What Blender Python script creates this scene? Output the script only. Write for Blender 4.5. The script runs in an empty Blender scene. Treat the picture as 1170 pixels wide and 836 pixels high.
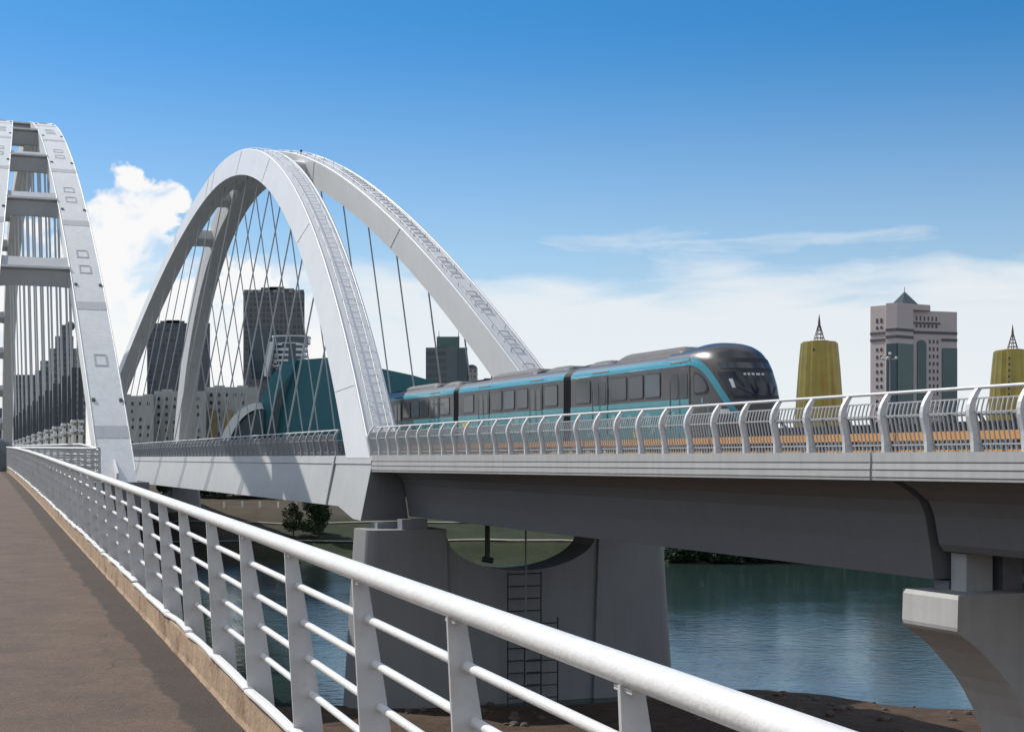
import bpy, bmesh, math, random
from mathutils import Vector, noise
random.seed(11)
scene = bpy.context.scene
COL = scene.collection
F, CX, HY = 1700.0, 585.0, 523.0      # focal length, centre column and horizon row in photo pixels (used to size things)

# ------------------------------------------------------------------ camera
cam = bpy.data.cameras.new('camera'); co = bpy.data.objects.new('camera', cam); COL.objects.link(co)
co.location = (0, 0, 0); co.rotation_euler = (math.radians(90), 0, 0)
cam.sensor_width = 36; cam.lens = F / 1170 * 36; cam.shift_y = (HY - 418) / 1170
cam.clip_start = 0.1; cam.clip_end = 20000
scene.camera = co

# ------------------------------------------------------------------ frames
class Frame:
    """s runs along the bridge away from the viewer, l to its right, z up."""
    def __init__(self, xv):
        dx, dy = (xv - CX) / F, 1.0; n = math.hypot(dx, dy)
        self.d = (dx / n, dy / n); self.n = (dy / n, -dx / n)
    def P(self, s, l, z):
        return Vector((l * self.n[0] + s * self.d[0], l * self.n[1] + s * self.d[1], z))
    def s_at(self, x, l):
        r = (x - CX) / F
        return l * (self.n[0] - r * self.n[1]) / (r * self.d[1] - self.d[0])
RAIL = Frame(-89); PATH = Frame(-30); ROAD = Frame(-39)
def lerp(a, b, t): return a + (b - a) * t

# ------------------------------------------------------------------ materials
def mat(name, col, rough=0.5, metal=0.0, var=0.0, vscale=3.0, bump=0.0, bscale=40.0, streak=0.0, sscale=2.2, spec=0.5, stain=None, stain_amt=0.0, stain_scale=1.0, coat=0.0):
    m = bpy.data.materials.new(name); m.use_nodes = True
    nt = m.node_tree; N = nt.nodes; L = nt.links
    b = N['Principled BSDF']; b.inputs['Roughness'].default_value = rough; b.inputs['Metallic'].default_value = metal
    b.inputs['Specular IOR Level'].default_value = spec
    b.inputs['Coat Weight'].default_value = coat
    geo = N.new('ShaderNodeNewGeometry')
    c = N.new('ShaderNodeRGB'); c.outputs[0].default_value = (*col, 1); out = c.outputs[0]
    if var:
        t = N.new('ShaderNodeTexNoise'); t.inputs['Scale'].default_value = vscale; t.inputs['Detail'].default_value = 7; t.inputs['Roughness'].default_value = .65
        L.new(geo.outputs['Position'], t.inputs['Vector'])
        r = N.new('ShaderNodeMapRange'); r.inputs[1].default_value = .3; r.inputs[2].default_value = .7; r.inputs[3].default_value = 1 - var; r.inputs[4].default_value = 1 + var
        L.new(t.outputs['Fac'], r.inputs[0])
        mx = N.new('ShaderNodeVectorMath'); mx.operation = 'SCALE'; L.new(out, mx.inputs[0]); L.new(r.outputs[0], mx.inputs['Scale']); out = mx.outputs[0]
    if streak:
        mp = N.new('ShaderNodeMapping'); mp.inputs['Scale'].default_value = (1.6, 1.6, .12); L.new(geo.outputs['Position'], mp.inputs[0])
        t = N.new('ShaderNodeTexNoise'); t.inputs['Scale'].default_value = sscale; t.inputs['Detail'].default_value = 6; L.new(mp.outputs[0], t.inputs['Vector'])
        r = N.new('ShaderNodeMapRange'); r.inputs[1].default_value = .42; r.inputs[2].default_value = .72; r.inputs[3].default_value = 1; r.inputs[4].default_value = 1 - streak
        L.new(t.outputs['Fac'], r.inputs[0])
        mx = N.new('ShaderNodeVectorMath'); mx.operation = 'SCALE'; L.new(out, mx.inputs[0]); L.new(r.outputs[0], mx.inputs['Scale']); out = mx.outputs[0]
    if stain:
        t = N.new('ShaderNodeTexNoise'); t.inputs['Scale'].default_value = stain_scale; t.inputs['Detail'].default_value = 8; t.inputs['Roughness'].default_value = .7
        L.new(geo.outputs['Position'], t.inputs['Vector'])
        r = N.new('ShaderNodeMapRange'); r.inputs[1].default_value = .52; r.inputs[2].default_value = .68; r.inputs[4].default_value = stain_amt
        L.new(t.outputs['Fac'], r.inputs[0])
        mx = N.new('ShaderNodeMix'); mx.data_type = 'RGBA'; L.new(r.outputs[0], mx.inputs[0]); L.new(out, mx.inputs[6]); mx.inputs[7].default_value = (*stain, 1); out = mx.outputs[2]
    L.new(out, b.inputs['Base Color'])
    if bump:
        t = N.new('ShaderNodeTexNoise'); t.inputs['Scale'].default_value = bscale; t.inputs['Detail'].default_value = 5
        L.new(geo.outputs['Position'], t.inputs['Vector'])
        bp = N.new('ShaderNodeBump'); bp.inputs['Strength'].default_value = bump; bp.inputs['Distance'].default_value = .02
        L.new(t.outputs['Fac'], bp.inputs['Height']); L.new(bp.outputs[0], b.inputs['Normal'])
        r = N.new('ShaderNodeMapRange'); r.inputs[3].default_value = max(0, rough - .12); r.inputs[4].default_value = min(1, rough + .12); L.new(t.outputs['Fac'], r.inputs[0]); L.new(r.outputs[0], b.inputs['Roughness'])
    return m

def facade(name, wall, win, sx, sz, gap=.35, rough=.4, axis_tilt=0.0, winrough=.15, var=.5):
    """wall with a regular grid of window cells: sx, sz metres per cell; works on any vertical face"""
    m = bpy.data.materials.new(name); m.use_nodes = True
    nt = m.node_tree; N = nt.nodes; L = nt.links; b = N['Principled BSDF']
    tc = N.new('ShaderNodeTexCoord'); sep = N.new('ShaderNodeSeparateXYZ'); L.new(tc.outputs['Object'], sep.inputs[0])
    add = N.new('ShaderNodeMath'); add.operation = 'ADD'; L.new(sep.outputs[0], add.inputs[0])
    m2 = N.new('ShaderNodeMath'); m2.operation = 'MULTIPLY'; m2.inputs[1].default_value = .83; L.new(sep.outputs[1], m2.inputs[0]); L.new(m2.outputs[0], add.inputs[1])
    def cell(src, size, g):
        q = N.new('ShaderNodeMath'); q.operation = 'DIVIDE'; q.inputs[1].default_value = size; L.new(src, q.inputs[0])
        fr = N.new('ShaderNodeMath'); fr.operation = 'FRACT'; L.new(q.outputs[0], fr.inputs[0])
        gt = N.new('ShaderNodeMath'); gt.operation = 'GREATER_THAN'; gt.inputs[1].default_value = g; L.new(fr.outputs[0], gt.inputs[0])
        fl = N.new('ShaderNodeMath'); fl.operation = 'FLOOR'; L.new(q.outputs[0], fl.inputs[0])
        return gt.outputs[0], fl.outputs[0]
    gx, fx = cell(add.outputs[0], sx, gap); gz, fz = cell(sep.outputs[2], sz, gap)
    mul = N.new('ShaderNodeMath'); mul.operation = 'MULTIPLY'; L.new(gx, mul.inputs[0]); L.new(gz, mul.inputs[1])
    cmb = N.new('ShaderNodeCombineXYZ'); L.new(fx, cmb.inputs[0]); L.new(fz, cmb.inputs[1])
    wn = N.new('ShaderNodeTexWhiteNoise'); L.new(cmb.outputs[0], wn.inputs['Vector'])
    r = N.new('ShaderNodeMapRange'); r.inputs[3].default_value = 1 - var; r.inputs[4].default_value = 1 + var; L.new(wn.outputs['Value'], r.inputs[0])
    sc = N.new('ShaderNodeVectorMath'); sc.operation = 'SCALE'; sc.inputs[0].default_value = win; L.new(r.outputs[0], sc.inputs['Scale'])
    t = N.new('ShaderNodeTexNoise'); t.inputs['Scale'].default_value = .15; t.inputs['Detail'].default_value = 6; L.new(tc.outputs['Object'], t.inputs['Vector'])
    r2 = N.new('ShaderNodeMapRange'); r2.inputs[3].default_value = .8; r2.inputs[4].default_value = 1.2; L.new(t.outputs['Fac'], r2.inputs[0])
    s2 = N.new('ShaderNodeVectorMath'); s2.operation = 'SCALE'; s2.inputs[0].default_value = wall; L.new(r2.outputs[0], s2.inputs['Scale'])
    mx = N.new('ShaderNodeMix'); mx.data_type = 'RGBA'; L.new(mul.outputs[0], mx.inputs[0]); L.new(s2.outputs[0], mx.inputs[6]); L.new(sc.outputs[0], mx.inputs[7])
    L.new(mx.outputs[2], b.inputs['Base Color'])
    rr = N.new('ShaderNodeMapRange'); rr.inputs[3].default_value = rough; rr.inputs[4].default_value = winrough; L.new(mul.outputs[0], rr.inputs[0]); L.new(rr.outputs[0], b.inputs['Roughness'])
    return m

M = {}
M['white'] = mat('white_bridge_paint', (.66, .665, .67), .42, var=.04, vscale=.35, streak=.035)
M['white_girder'] = mat('pale_girder_paint', (.46, .46, .455), .45, var=.05, vscale=.5, streak=.06)
M['white_road'] = mat('weathered_white_paint', (.70, .70, .69), .45, var=.05, vscale=.6, streak=.10)
M['rail_white'] = mat('glossy_white_rail_paint', (.76, .75, .725), .33, var=.05, vscale=6, bump=.12, bscale=55, stain=(.45, .38, .30), stain_amt=.22, stain_scale=4)
M['post_white'] = mat('white_post_paint', (.54, .53, .52), .5, var=.06, vscale=5, bump=.05, bscale=80, stain=(.34, .25, .18), stain_amt=.35, stain_scale=3)
M['fascia'] = mat('pale_grey_fascia_panel', (.42, .42, .415), .45, var=.06, vscale=.8, streak=.12)
M['gap'] = mat('dark_joint', (.03, .03, .035), .8)
M['beam_grey'] = mat('grey_steel_beam', (.44, .445, .45), .5, var=.08, vscale=.5)
M['girder'] = mat('grey_girder_paint', (.165, .165, .168), .55, var=.05, vscale=.4, streak=.06)
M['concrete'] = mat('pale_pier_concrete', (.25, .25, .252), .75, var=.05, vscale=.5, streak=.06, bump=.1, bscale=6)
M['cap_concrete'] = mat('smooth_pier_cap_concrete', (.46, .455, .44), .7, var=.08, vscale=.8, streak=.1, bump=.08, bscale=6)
M['bearing'] = mat('bearing_steel', (.22, .225, .25), .5, var=.15, vscale=3)
M['cable'] = mat('grey_cable_sheath', (.50, .51, .52), .4)
M['hanger'] = mat('grey_hanger_sheath', (.36, .385, .41), .4)
M['sleeve'] = mat('dark_cable_sleeve', (.06, .065, .08), .45)
M['socket'] = mat('steel_cable_socket', (.62, .60, .55), .25, metal=.8)
M['asphalt'] = mat('brown_grey_asphalt', (.088, .053, .033), .9, var=.26, vscale=2.2, bump=.5, bscale=90, stain=(.118, .074, .046), stain_amt=.6, stain_scale=.9)
M['kerb'] = mat('sandy_stained_kerb_concrete', (.40, .272, .170), .85, var=.16, vscale=3, bump=.5, bscale=22, streak=.22, sscale=3.5, stain=(.17, .078, .032), stain_amt=.95, stain_scale=2.6)
M['lip'] = mat('white_kerb_flashing', (.80, .79, .77), .4, var=.05, vscale=6)
M['teal'] = mat('teal_train_paint', (.025, .235, .31), .3, var=.05, vscale=1, coat=.3)
M['teal_dark'] = mat('deep_teal_train_paint', (.025, .185, .22), .3, var=.05, vscale=1, coat=.3)
M['teal_pale'] = mat('pale_teal_train_band', (.075, .25, .285), .35, var=.12, vscale=2)
M['motif'] = mat('light_teal_train_motif', (.15, .30, .32), .4)
M['motif_gold'] = mat('yellow_train_motif', (.45, .38, .10), .4)
M['train_grey'] = mat('metallic_train_grey', (.068, .066, .067), .40, metal=.2, var=.06, vscale=.8, coat=.2)
M['train_roof'] = mat('train_roof_grey', (.085, .08, .076), .55, var=.12, vscale=1.2)
M['train_hood'] = mat('dark_train_hood', (.040, .038, .038), .32, metal=.1, coat=.3)
M['black'] = mat('black_rubber', (.012, .012, .015), .6)
M['win_frame'] = mat('dark_window_frame', (.035, .035, .038), .4)
M['glass'] = mat('dark_train_glass', (.045, .05, .058), .12, spec=.6)
M['glass2'] = mat('blue_train_glass', (.06, .085, .105), .12, spec=.6)
M['front_glass'] = mat('windscreen_glass', (.014, .016, .022), .08, spec=.6)
M['pale_mark'] = mat('pale_display_mark', (.55, .57, .58), .5)
M['dark_steel'] = mat('dark_steel', (.035, .037, .04), .5)
M['orange'] = mat('orange_trough_paint', (.62, .30, .075), .5, var=.12, vscale=2)
M['dark_bar'] = mat('dark_grey_bar_paint', (.06, .065, .075), .5)
M['galv'] = mat('galvanised_rail_paint', (.58, .59, .60), .38, var=.05, vscale=2)
M['bar_light'] = mat('light_grey_bar_paint', (.37, .375, .38), .45)
M['bar_grey'] = mat('mid_grey_bar_paint', (.27, .275, .285), .45)
M['gold'] = mat('gold_cladding', (.31, .235, .065), .30, metal=.75, var=.15, vscale=.15)
M['gold_dark'] = mat('dark_gold_cladding', (.33, .23, .05), .4, metal=.5)
M['mast'] = mat('red_grey_mast_steel', (.13, .075, .07), .6)
M['stone'] = mat('pinkish_grey_stone', (.50, .435, .425), .7, var=.05, vscale=.1)
M['render_wall'] = mat('grey_beige_render', (.40, .385, .355), .8, var=.08, vscale=.12, streak=.1)
M['stone_dark'] = mat('dark_stone_band', (.09, .09, .10), .6)
M['glass_green'] = mat('dark_green_curtain_glass', (.045, .105, .110), .18, var=.12, vscale=.15, spec=.5)
M['glass_blue'] = mat('dark_blue_curtain_glass', (.03, .06, .085), .15, var=.12, vscale=.15, spec=.5)
M['roof_green'] = mat('green_grey_roof_sheet', (.075, .10, .10), .5)
M['teal_hall'] = mat('teal_roof_sheet', (.022, .135, .165), .38, var=.10, vscale=.06, spec=.4)
M['teal_hall_dark'] = mat('deep_teal_glass', (.010, .038, .048), .25, var=.1, vscale=.1)
M['pale_trim'] = mat('pale_building_trim', (.66, .68, .68), .6)
M['ochre'] = mat('ochre_cladding', (.34, .25, .10), .6, var=.2, vscale=.2)
M['dark_win'] = mat('dark_window_glass', (.025, .03, .038), .2)
M['grid_dark'] = facade('dark_gridded_facade', (.12, .118, .128), (.05, .056, .07), 2.1, 2.7, .36)
M['grid_blue'] = facade('blue_grey_gridded_facade', (.10, .10, .12), (.045, .052, .07), 2.4, 2.9, .3)
M['grid_pale'] = facade('pale_gridded_facade', (.40, .37, .335), (.06, .06, .065), 4.2, 3.6, .52)
M['grid_teal'] = facade('teal_grey_banded_facade', (.10, .135, .145), (.035, .055, .065), 40.0, 4.4, .42)
M['grid_side'] = facade('grey_gridded_facade', (.27, .255, .245), (.075, .08, .09), 3.8, 3.5, .45)
M['bark'] = mat('tree_bark', (.06, .045, .03), .9, var=.2, vscale=4)
M['leaf'] = mat('tree_leaf', (.034, .060, .020), .65, var=.4, vscale=.9)
M['leaf2'] = mat('olive_tree_leaf', (.052, .070, .024), .65, var=.4, vscale=.9)
M['leaf3'] = mat('dark_tree_leaf', (.022, .044, .020), .65, var=.4, vscale=.7)
M['rock'] = mat('river_rock', (.10, .075, .058), .9, var=.3, vscale=3, bump=.5, bscale=8)
M['bank_path'] = mat('pale_path_paving', (.20, .185, .145), .9, var=.2, vscale=1)
M['casing'] = mat('grey_rib_casing', (.12, .125, .13), .5, var=.06, vscale=.8)

# ------------------------------------------------------------------ mesh builder
class MB:
    def __init__(self): self.v = []; self.f = []; self.smooth = []
    def add(self, vs, fs, sm=False):
        o = len(self.v); self.v += [Vector(x) for x in vs]
        for q in fs: self.f.append([i + o for i in q]); self.smooth.append(sm)
        return self
    def hexa(self, a):   # 8 points: bottom ring 0-3, top ring 4-7
        return self.add(a, [(3, 2, 1, 0), (4, 5, 6, 7), (0, 1, 5, 4), (1, 2, 6, 5), (2, 3, 7, 6), (3, 0, 4, 7)])
    def fbox(self, fr, s0, s1, l0, l1, z0, z1):
        P = fr.P
        return self.hexa([P(s0, l0, z0), P(s0, l1, z0), P(s1, l1, z0), P(s1, l0, z0), P(s0, l0, z1), P(s0, l1, z1), P(s1, l1, z1), P(s1, l0, z1)])
    def box(self, x0, x1, y0, y1, z0, z1):
        return self.hexa([(x0, y0, z0), (x1, y0, z0), (x1, y1, z0), (x0, y1, z0), (x0, y0, z1), (x1, y0, z1), (x1, y1, z1), (x0, y1, z1)])
    def loft(self, rings, cap=True, sm=False, closed=True):
        n = len(rings[0]); vs = [p for r in rings for p in r]; fs = []
        for i in range(len(rings) - 1):
            for j in range(n if closed else n - 1):
                k = (j + 1) % n
                fs.append((i * n + j, i * n + k, (i + 1) * n + k, (i + 1) * n + j))
        if not sm: self.add(vs, fs, False)
        else: self.add(vs, fs, True)
        if cap and closed:
            self.add(rings[0], [tuple(range(n))[::-1]]); self.add(rings[-1], [tuple(range(n))])
        return self
    def tube(self, pts, r, n=8, caps=True):
        pts = [Vector(p) for p in pts]; rings = []
        up = None
        for i, p in enumerate(pts):
            a = pts[max(i - 1, 0)]; b = pts[min(i + 1, len(pts) - 1)]; t = (b - a).normalized()
            if up is None: up = Vector((0, 0, 1)) if abs(t.z) < .9 else Vector((1, 0, 0))
            u = t.cross(up).normalized(); w = u.cross(t).normalized(); up = w
            rr = r[i] if isinstance(r, (list, tuple)) else r
            rings.append([p + (u * math.cos(2 * math.pi * k / n) + w * math.sin(2 * math.pi * k / n)) * rr for k in range(n)])
        return self.loft(rings, cap=caps, sm=n > 5)
    def bar(self, pts, wv, tv):
        """rectangular bar along pts; wv / tv give full-size offset vectors (lists or single)"""
        rings = []
        for i, p in enumerate(pts):
            w = wv[i] if isinstance(wv, list) else wv; t = tv[i] if isinstance(tv, list) else tv
            p = Vector(p); rings.append([p - w / 2 - t / 2, p + w / 2 - t / 2, p + w / 2 + t / 2, p - w / 2 + t / 2])
        return self.loft(rings)
    def ball(self, c, r, n=10, m=6, sx=1, sy=1, sz=1):
        c = Vector(c); rings = []
        for i in range(m + 1):
            a = math.pi * i / m; rr = max(math.sin(a), .001) * r
            rings.append([c + Vector((rr * math.cos(2 * math.pi * k / n) * sx, rr * math.sin(2 * math.pi * k / n) * sy, -math.cos(a) * r * sz)) for k in range(n)])
        return self.loft(rings, cap=True, sm=True)
    def build(self, name, m, parent=None, bevel=0, autosmooth=False):
        me = bpy.data.meshes.new(name)
        base = Vector((0, 0, 0)); q = parent
        while q is not None: base += q.location; q = q.parent
        me.from_pydata([v - base for v in self.v], [], self.f); me.materials.append(m)
        bm = bmesh.new(); bm.from_mesh(me)
        bmesh.ops.recalc_face_normals(bm, faces=bm.faces[:]); bm.to_mesh(me); bm.free()
        for p, s in zip(me.polygons, self.smooth): p.use_smooth = s
        o = bpy.data.objects.new(name, me); COL.objects.link(o)
        if parent is not None: o.parent = parent
        if bevel:
            b = o.modifiers.new('edge', 'BEVEL'); b.width = bevel; b.segments = 2; b.limit_method = 'ANGLE'; b.angle_limit = math.radians(40)
        return o

def tag(o, label=None, cat=None, group=None, kind=None):
    if label: o['label'] = label
    if cat: o['category'] = cat
    if group: o['group'] = group
    if kind: o['kind'] = kind
    return o
def thing(name, label, cat, loc=(0, 0, 0), group=None):
    e = bpy.data.objects.new(name, None); COL.objects.link(e); e.location = loc; e.empty_display_size = .5
    return tag(e, label, cat, group)
def copy_tree(o, parent=None):
    c = o.copy(); COL.objects.link(c); c.parent = parent
    for ch in [x for x in bpy.data.objects if x.parent == o]: copy_tree(ch, c)
    return c

# ------------------------------------------------------------------ sky and light
SUN_EL, SUN_AZ = math.radians(41), math.radians(-51.0)     # azimuth from +Y, positive to +X
SUNV = Vector((math.sin(SUN_AZ) * math.cos(SUN_EL), math.cos(SUN_AZ) * math.cos(SUN_EL), math.sin(SUN_EL)))
sl = bpy.data.lights.new('sun', 'SUN'); sl.energy = 3.7; sl.angle = math.radians(.53); sl.color = (1, .95, .875)
so = bpy.data.objects.new('sun', sl); COL.objects.link(so); so.rotation_euler = (-SUNV).to_track_quat('-Z', 'Y').to_euler()
w = bpy.data.worlds.new('World'); scene.world = w; w.use_nodes = True
N, L = w.node_tree.nodes, w.node_tree.links
N.clear()
out = N.new('ShaderNodeOutputWorld')
sky = N.new('ShaderNodeTexSky'); sky.sky_type = 'NISHITA'; sky.sun_disc = False; sky.sun_elevation = SUN_EL; sky.sun_rotation = SUN_AZ
sky.altitude = 300; sky.air_density = 1.0; sky.dust_density = .25; sky.ozone_density = 3.0
bg = N.new('ShaderNodeBackground'); bg.inputs[1].default_value = .088
hs = N.new('ShaderNodeHueSaturation'); hs.inputs['Saturation'].default_value = 1.42; L.new(sky.outputs[0], hs.inputs['Color']); L.new(hs.outputs[0], bg.inputs[0])
cl = N.new('ShaderNodeBackground'); cl.inputs[1].default_value = .76
tc = N.new('ShaderNodeTexCoord'); sep = N.new('ShaderNodeSeparateXYZ'); L.new(tc.outputs['Generated'], sep.inputs[0])
def mth(op, a, b=None, c=None, clamp=False):
    n = N.new('ShaderNodeMath'); n.operation = op; n.use_clamp = clamp
    for i, v in enumerate((a, b, c)):
        if v is None: continue
        if isinstance(v, (int, float)): n.inputs[i].default_value = v
        else: L.new(v, n.inputs[i])
    return n.outputs[0]
def rng(v, a, b, c=0.0, d=1.0, smooth=True):
    n = N.new('ShaderNodeMapRange'); n.interpolation_type = 'SMOOTHSTEP' if smooth else 'LINEAR'
    for i, x in enumerate((a, b, c, d)): n.inputs[i + 1].default_value = x
    L.new(v, n.inputs[0]); return n.outputs[0]
az = mth('ARCTAN2', sep.outputs[0], sep.outputs[1]); el = mth('ARCSINE', sep.outputs[2])
def A(px): return math.atan((px - CX) / F)
def E_(py): return math.atan((HY - py) / F)
def nz(sx, sy, scale, detail=9, rough=.6, ox=0, dist=0.0):
    cmb = N.new('ShaderNodeCombineXYZ'); L.new(mth('MULTIPLY_ADD', az, sx, ox), cmb.inputs[0]); L.new(mth('MULTIPLY', el, sy), cmb.inputs[1])
    t = N.new('ShaderNodeTexNoise'); t.inputs['Scale'].default_value = scale; t.inputs['Detail'].default_value = detail; t.inputs['Roughness'].default_value = rough; t.inputs['Distortion'].default_value = dist
    L.new(cmb.outputs[0], t.inputs['Vector']); return t.outputs['Fac']
# heaped cloud: puffs of given centre and radius (in sky angle), edges broken by noise
puffs = [(150, 252, 46), (178, 250, 42), (122, 262, 44), (198, 238, 24), (140, 310, 80), (185, 300, 40), (70, 350, 100), (180, 350, 66), (110, 420, 130), (240, 400, 95), (330, 420, 95), (300, 360, 60), (20, 320, 70)]
best = None
for (px, py, r) in puffs:
    dx = mth('SUBTRACT', az, A(px)); dy = mth('SUBTRACT', el, E_(py))
    dd = mth('SQRT', mth('ADD', mth('MULTIPLY', dx, dx), mth('MULTIPLY', dy, dy)))
    v = mth('SUBTRACT', 1.0, mth('DIVIDE', dd, r / F))
    best = v if best is None else mth('MAXIMUM', best, v)
pn = nz(1, 1, 34, 11, .58, dist=.3)
pm = rng(mth('ADD', best, mth('MULTIPLY', mth('SUBTRACT', pn, .5), 2.0)), .02, .30)
# holes of blue inside the heap
hole = rng(nz(1, 1.3, 21, 7, .55, 3.7, .4), .52, .68, 1.0, .42)
pm = mth('MULTIPLY', pm, hole)
# thin layered cloud lower in the sky, drawn out sideways
band = rng(el, E_(430), E_(232), 1.0, .0)
lay = nz(2.0, 9, 5.0, 8, .5, 1.3, .4)
lowm = mth('MULTIPLY', rng(mth('ADD', mth('MULTIPLY', lay, 1.25), band), 0.62, 1.35), .92, clamp=True)
lowm = mth('MULTIPLY', lowm, rng(el, E_(200), E_(300)))
# long streak above it on the right
stc = mth('SUBTRACT', 1.0, mth('DIVIDE', mth('ABSOLUTE', mth('SUBTRACT', el, mth('ADD', mth('MULTIPLY', az, -.012), E_(276)))), 34 / F))
stx = mth('MULTIPLY', rng(az, A(560), A(720)), rng(az, A(1150), A(1010)))
stm = mth('MULTIPLY', mth('MULTIPLY', rng(mth('ADD', stc, mth('MULTIPLY', mth('SUBTRACT', nz(3, 18, 5, 8, .55, 5.1, .4), .5), 2.2)), .15, 1.25), stx), .55)
# unseen cloud behind and above the viewer, added to whiten the ambient light
gen = N.new('ShaderNodeTexNoise'); gen.inputs['Scale'].default_value = 2.6; gen.inputs['Detail'].default_value = 9; L.new(tc.outputs['Generated'], gen.inputs['Vector'])
away = mth('MAXIMUM', rng(mth('ABSOLUTE', az), .55, .9), rng(el, .45, .8))
gm = mth('MULTIPLY', mth('MULTIPLY', rng(gen.outputs['Fac'], .34, .58), .80), away)
haze = rng(el, E_(523), E_(270), .62, .0)
haze2 = rng(el, E_(400), E_(20), .30, .0)
mask = mth('MAXIMUM', mth('MAXIMUM', mth('MAXIMUM', pm, haze2), lowm), mth('MAXIMUM', stm, mth('MAXIMUM', gm, haze)), clamp=True)
# cloud shade: soft greyer bellies
cc = N.new('ShaderNodeMix'); cc.data_type = 'RGBA'; cc.inputs[6].default_value = (.88, .92, .955, 1); cc.inputs[7].default_value = (1.0, 1.0, 1.0, 1)
L.new(rng(pm, .15, .75), cc.inputs[0]); L.new(cc.outputs[2], cl.inputs[0])
mixs = N.new('ShaderNodeMixShader'); L.new(mask, mixs.inputs[0]); L.new(bg.outputs[0], mixs.inputs[1]); L.new(cl.outputs[0], mixs.inputs[2]); L.new(mixs.outputs[0], out.inputs[0])
scene.view_settings.view_transform = 'Standard'; scene.view_settings.look = 'None'; scene.view_settings.gamma = 1; scene.view_settings.exposure = 0.32
scene.view_settings.use_curve_mapping = False
scene.cycles.use_denoising = True; scene.cycles.max_bounces = 6

# ------------------------------------------------------------------ ground, river
WZ = -12.3
def fbm(x, y, s, seed=0.0): return noise.fractal(Vector((x / s, y / s, seed)), 1.0, 2.0, 4)
def near_shore(x): return 73.5 + 5.5 * math.exp(-((x - 12.5) / 6.5) ** 2) - 2.0 * math.exp(-((x - 24) / 5) ** 2) + 1.2 * fbm(x, 0, 7, 2.2)
def far_shore(x): return 174 + 2.0 * fbm(x, 0, 25, 5.1)
def ground_z(x, y):
    ns, fs = near_shore(x), far_shore(x)
    if y < ns:
        t = ns - y
        z = WZ + (.035 * t if t < 30 else 1.05 + .09 * (t - 30)) + min(t, 4) * .05
        return min(z, -7.5) + .16 * fbm(x, y, 3.0, 1.0) * min(1, t / 3) + .05 * fbm(x, y, .8, 9.0)
    if y < ns + 14: return WZ - (y - ns) * .2
    if y < fs - 12: return WZ - 2.8
    if y < fs: return WZ - (fs - y) * .23
    t = y - fs
    pts = [(0, WZ), (3, -11.75), (8, -10.35), (21, -8.65), (30, -7.7), (46, -6.7), (90, -6.1), (200, -6.0), (12000, -6.0)]
    for (a, za), (b, zb) in zip(pts, pts[1:]):
        if t <= b: z = lerp(za, zb, (t - a) / (b - a)); break
    return z + .25 * fbm(x, y, 9, 3.0) * min(1, t / 6) * (1 if t < 150 else 0)
xs = [-6000, -3000, -1500, -800, -500, -350, -250, -180] + [-140 + 4 * i for i in range(20)] + [-60 + 1.5 * i for i in range(80)] + [60 + 5 * i for i in range(20)] + [180, 250, 350, 500, 800, 1500, 3000, 6000]
ys = [-300, -60, -20, 0, 15, 30] + [40 + 1.0 * i for i in range(45)] + [86, 90, 100, 130, 155, 160] + [164 + 1.5 * i for i in range(40)] + [226, 230, 236, 244, 255, 275, 320, 400, 600, 1200, 2500, 5000, 9000]
nx, ny = len(xs), len(ys)
g = MB(); g.add([(x, y, ground_z(x, y)) for y in ys for x in xs], [(j * nx + i, j * nx + i + 1, (j + 1) * nx + i + 1, (j + 1) * nx + i) for j in range(ny - 1) for i in range(nx - 1)], True)
gm_ = bpy.data.materials.new('bank_earth_and_grass'); gm_.use_nodes = True
n_, l_ = gm_.node_tree.nodes, gm_.node_tree.links; b_ = n_['Principled BSDF']; b_.inputs['Roughness'].default_value = .95; b_.inputs['Specular IOR Level'].default_value = .2
geo = n_.new('ShaderNodeNewGeometry'); sp = n_.new('ShaderNodeSeparateXYZ'); l_.new(geo.outputs['Position'], sp.inputs[0])
def nn(scale, det=7):
    t = n_.new('ShaderNodeTexNoise'); t.inputs['Scale'].default_value = scale; t.inputs['Detail'].default_value = det; t.inputs['Roughness'].default_value = .68; l_.new(geo.outputs['Position'], t.inputs['Vector']); return t.outputs['Fac']
def rampc(fac, stops):
    r = n_.new('ShaderNodeValToRGB'); e = r.color_ramp.elements
    e[0].position, e[0].color = stops[0][0], (*stops[0][1], 1); e[1].position, e[1].color = stops[1][0], (*stops[1][1], 1)
    for p, c in stops[2:]: q = e.new(p); q.color = (*c, 1)
    l_.new(fac, r.inputs[0]); return r.outputs[0]
def mixc(f, a, b):
    m = n_.new('ShaderNodeMix'); m.data_type = 'RGBA'; l_.new(f, m.inputs[0]); l_.new(a, m.inputs[6]); l_.new(b, m.inputs[7]); return m.outputs[2]
def mr(v, a, b, c=0., d=1.):
    m = n_.new('ShaderNodeMapRange'); m.inputs[1].default_value = a; m.inputs[2].default_value = b; m.inputs[3].default_value = c; m.inputs[4].default_value = d; l_.new(v, m.inputs[0]); return m.outputs[0]
earth = rampc(nn(.9), [(.3, (.045, .028, .018)), (.7, (.105, .070, .048))])
grass = rampc(nn(.35), [(.28, (.011, .019, .006)), (.55, (.025, .033, .011)), (.78, (.050, .047, .020))])
red = rampc(nn(1.3), [(.3, (.050, .030, .020)), (.7, (.10, .065, .045))])
far = mr(sp.outputs[1], 120, 140)
def am(op, a, b):
    m = n_.new('ShaderNodeMath'); m.operation = op; m.use_clamp = True
    for i, v in enumerate((a, b)):
        if isinstance(v, (int, float)): m.inputs[i].default_value = v
        else: l_.new(v, m.inputs[i])
    return m.outputs[0]
leftish = am('MULTIPLY', mr(sp.outputs[0], -24, -34), mr(nn(.12), .35, .6))
upper = am('MULTIPLY', mr(sp.outputs[1], 198, 204), mr(nn(.2), .3, .6, .3, .9))
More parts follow.
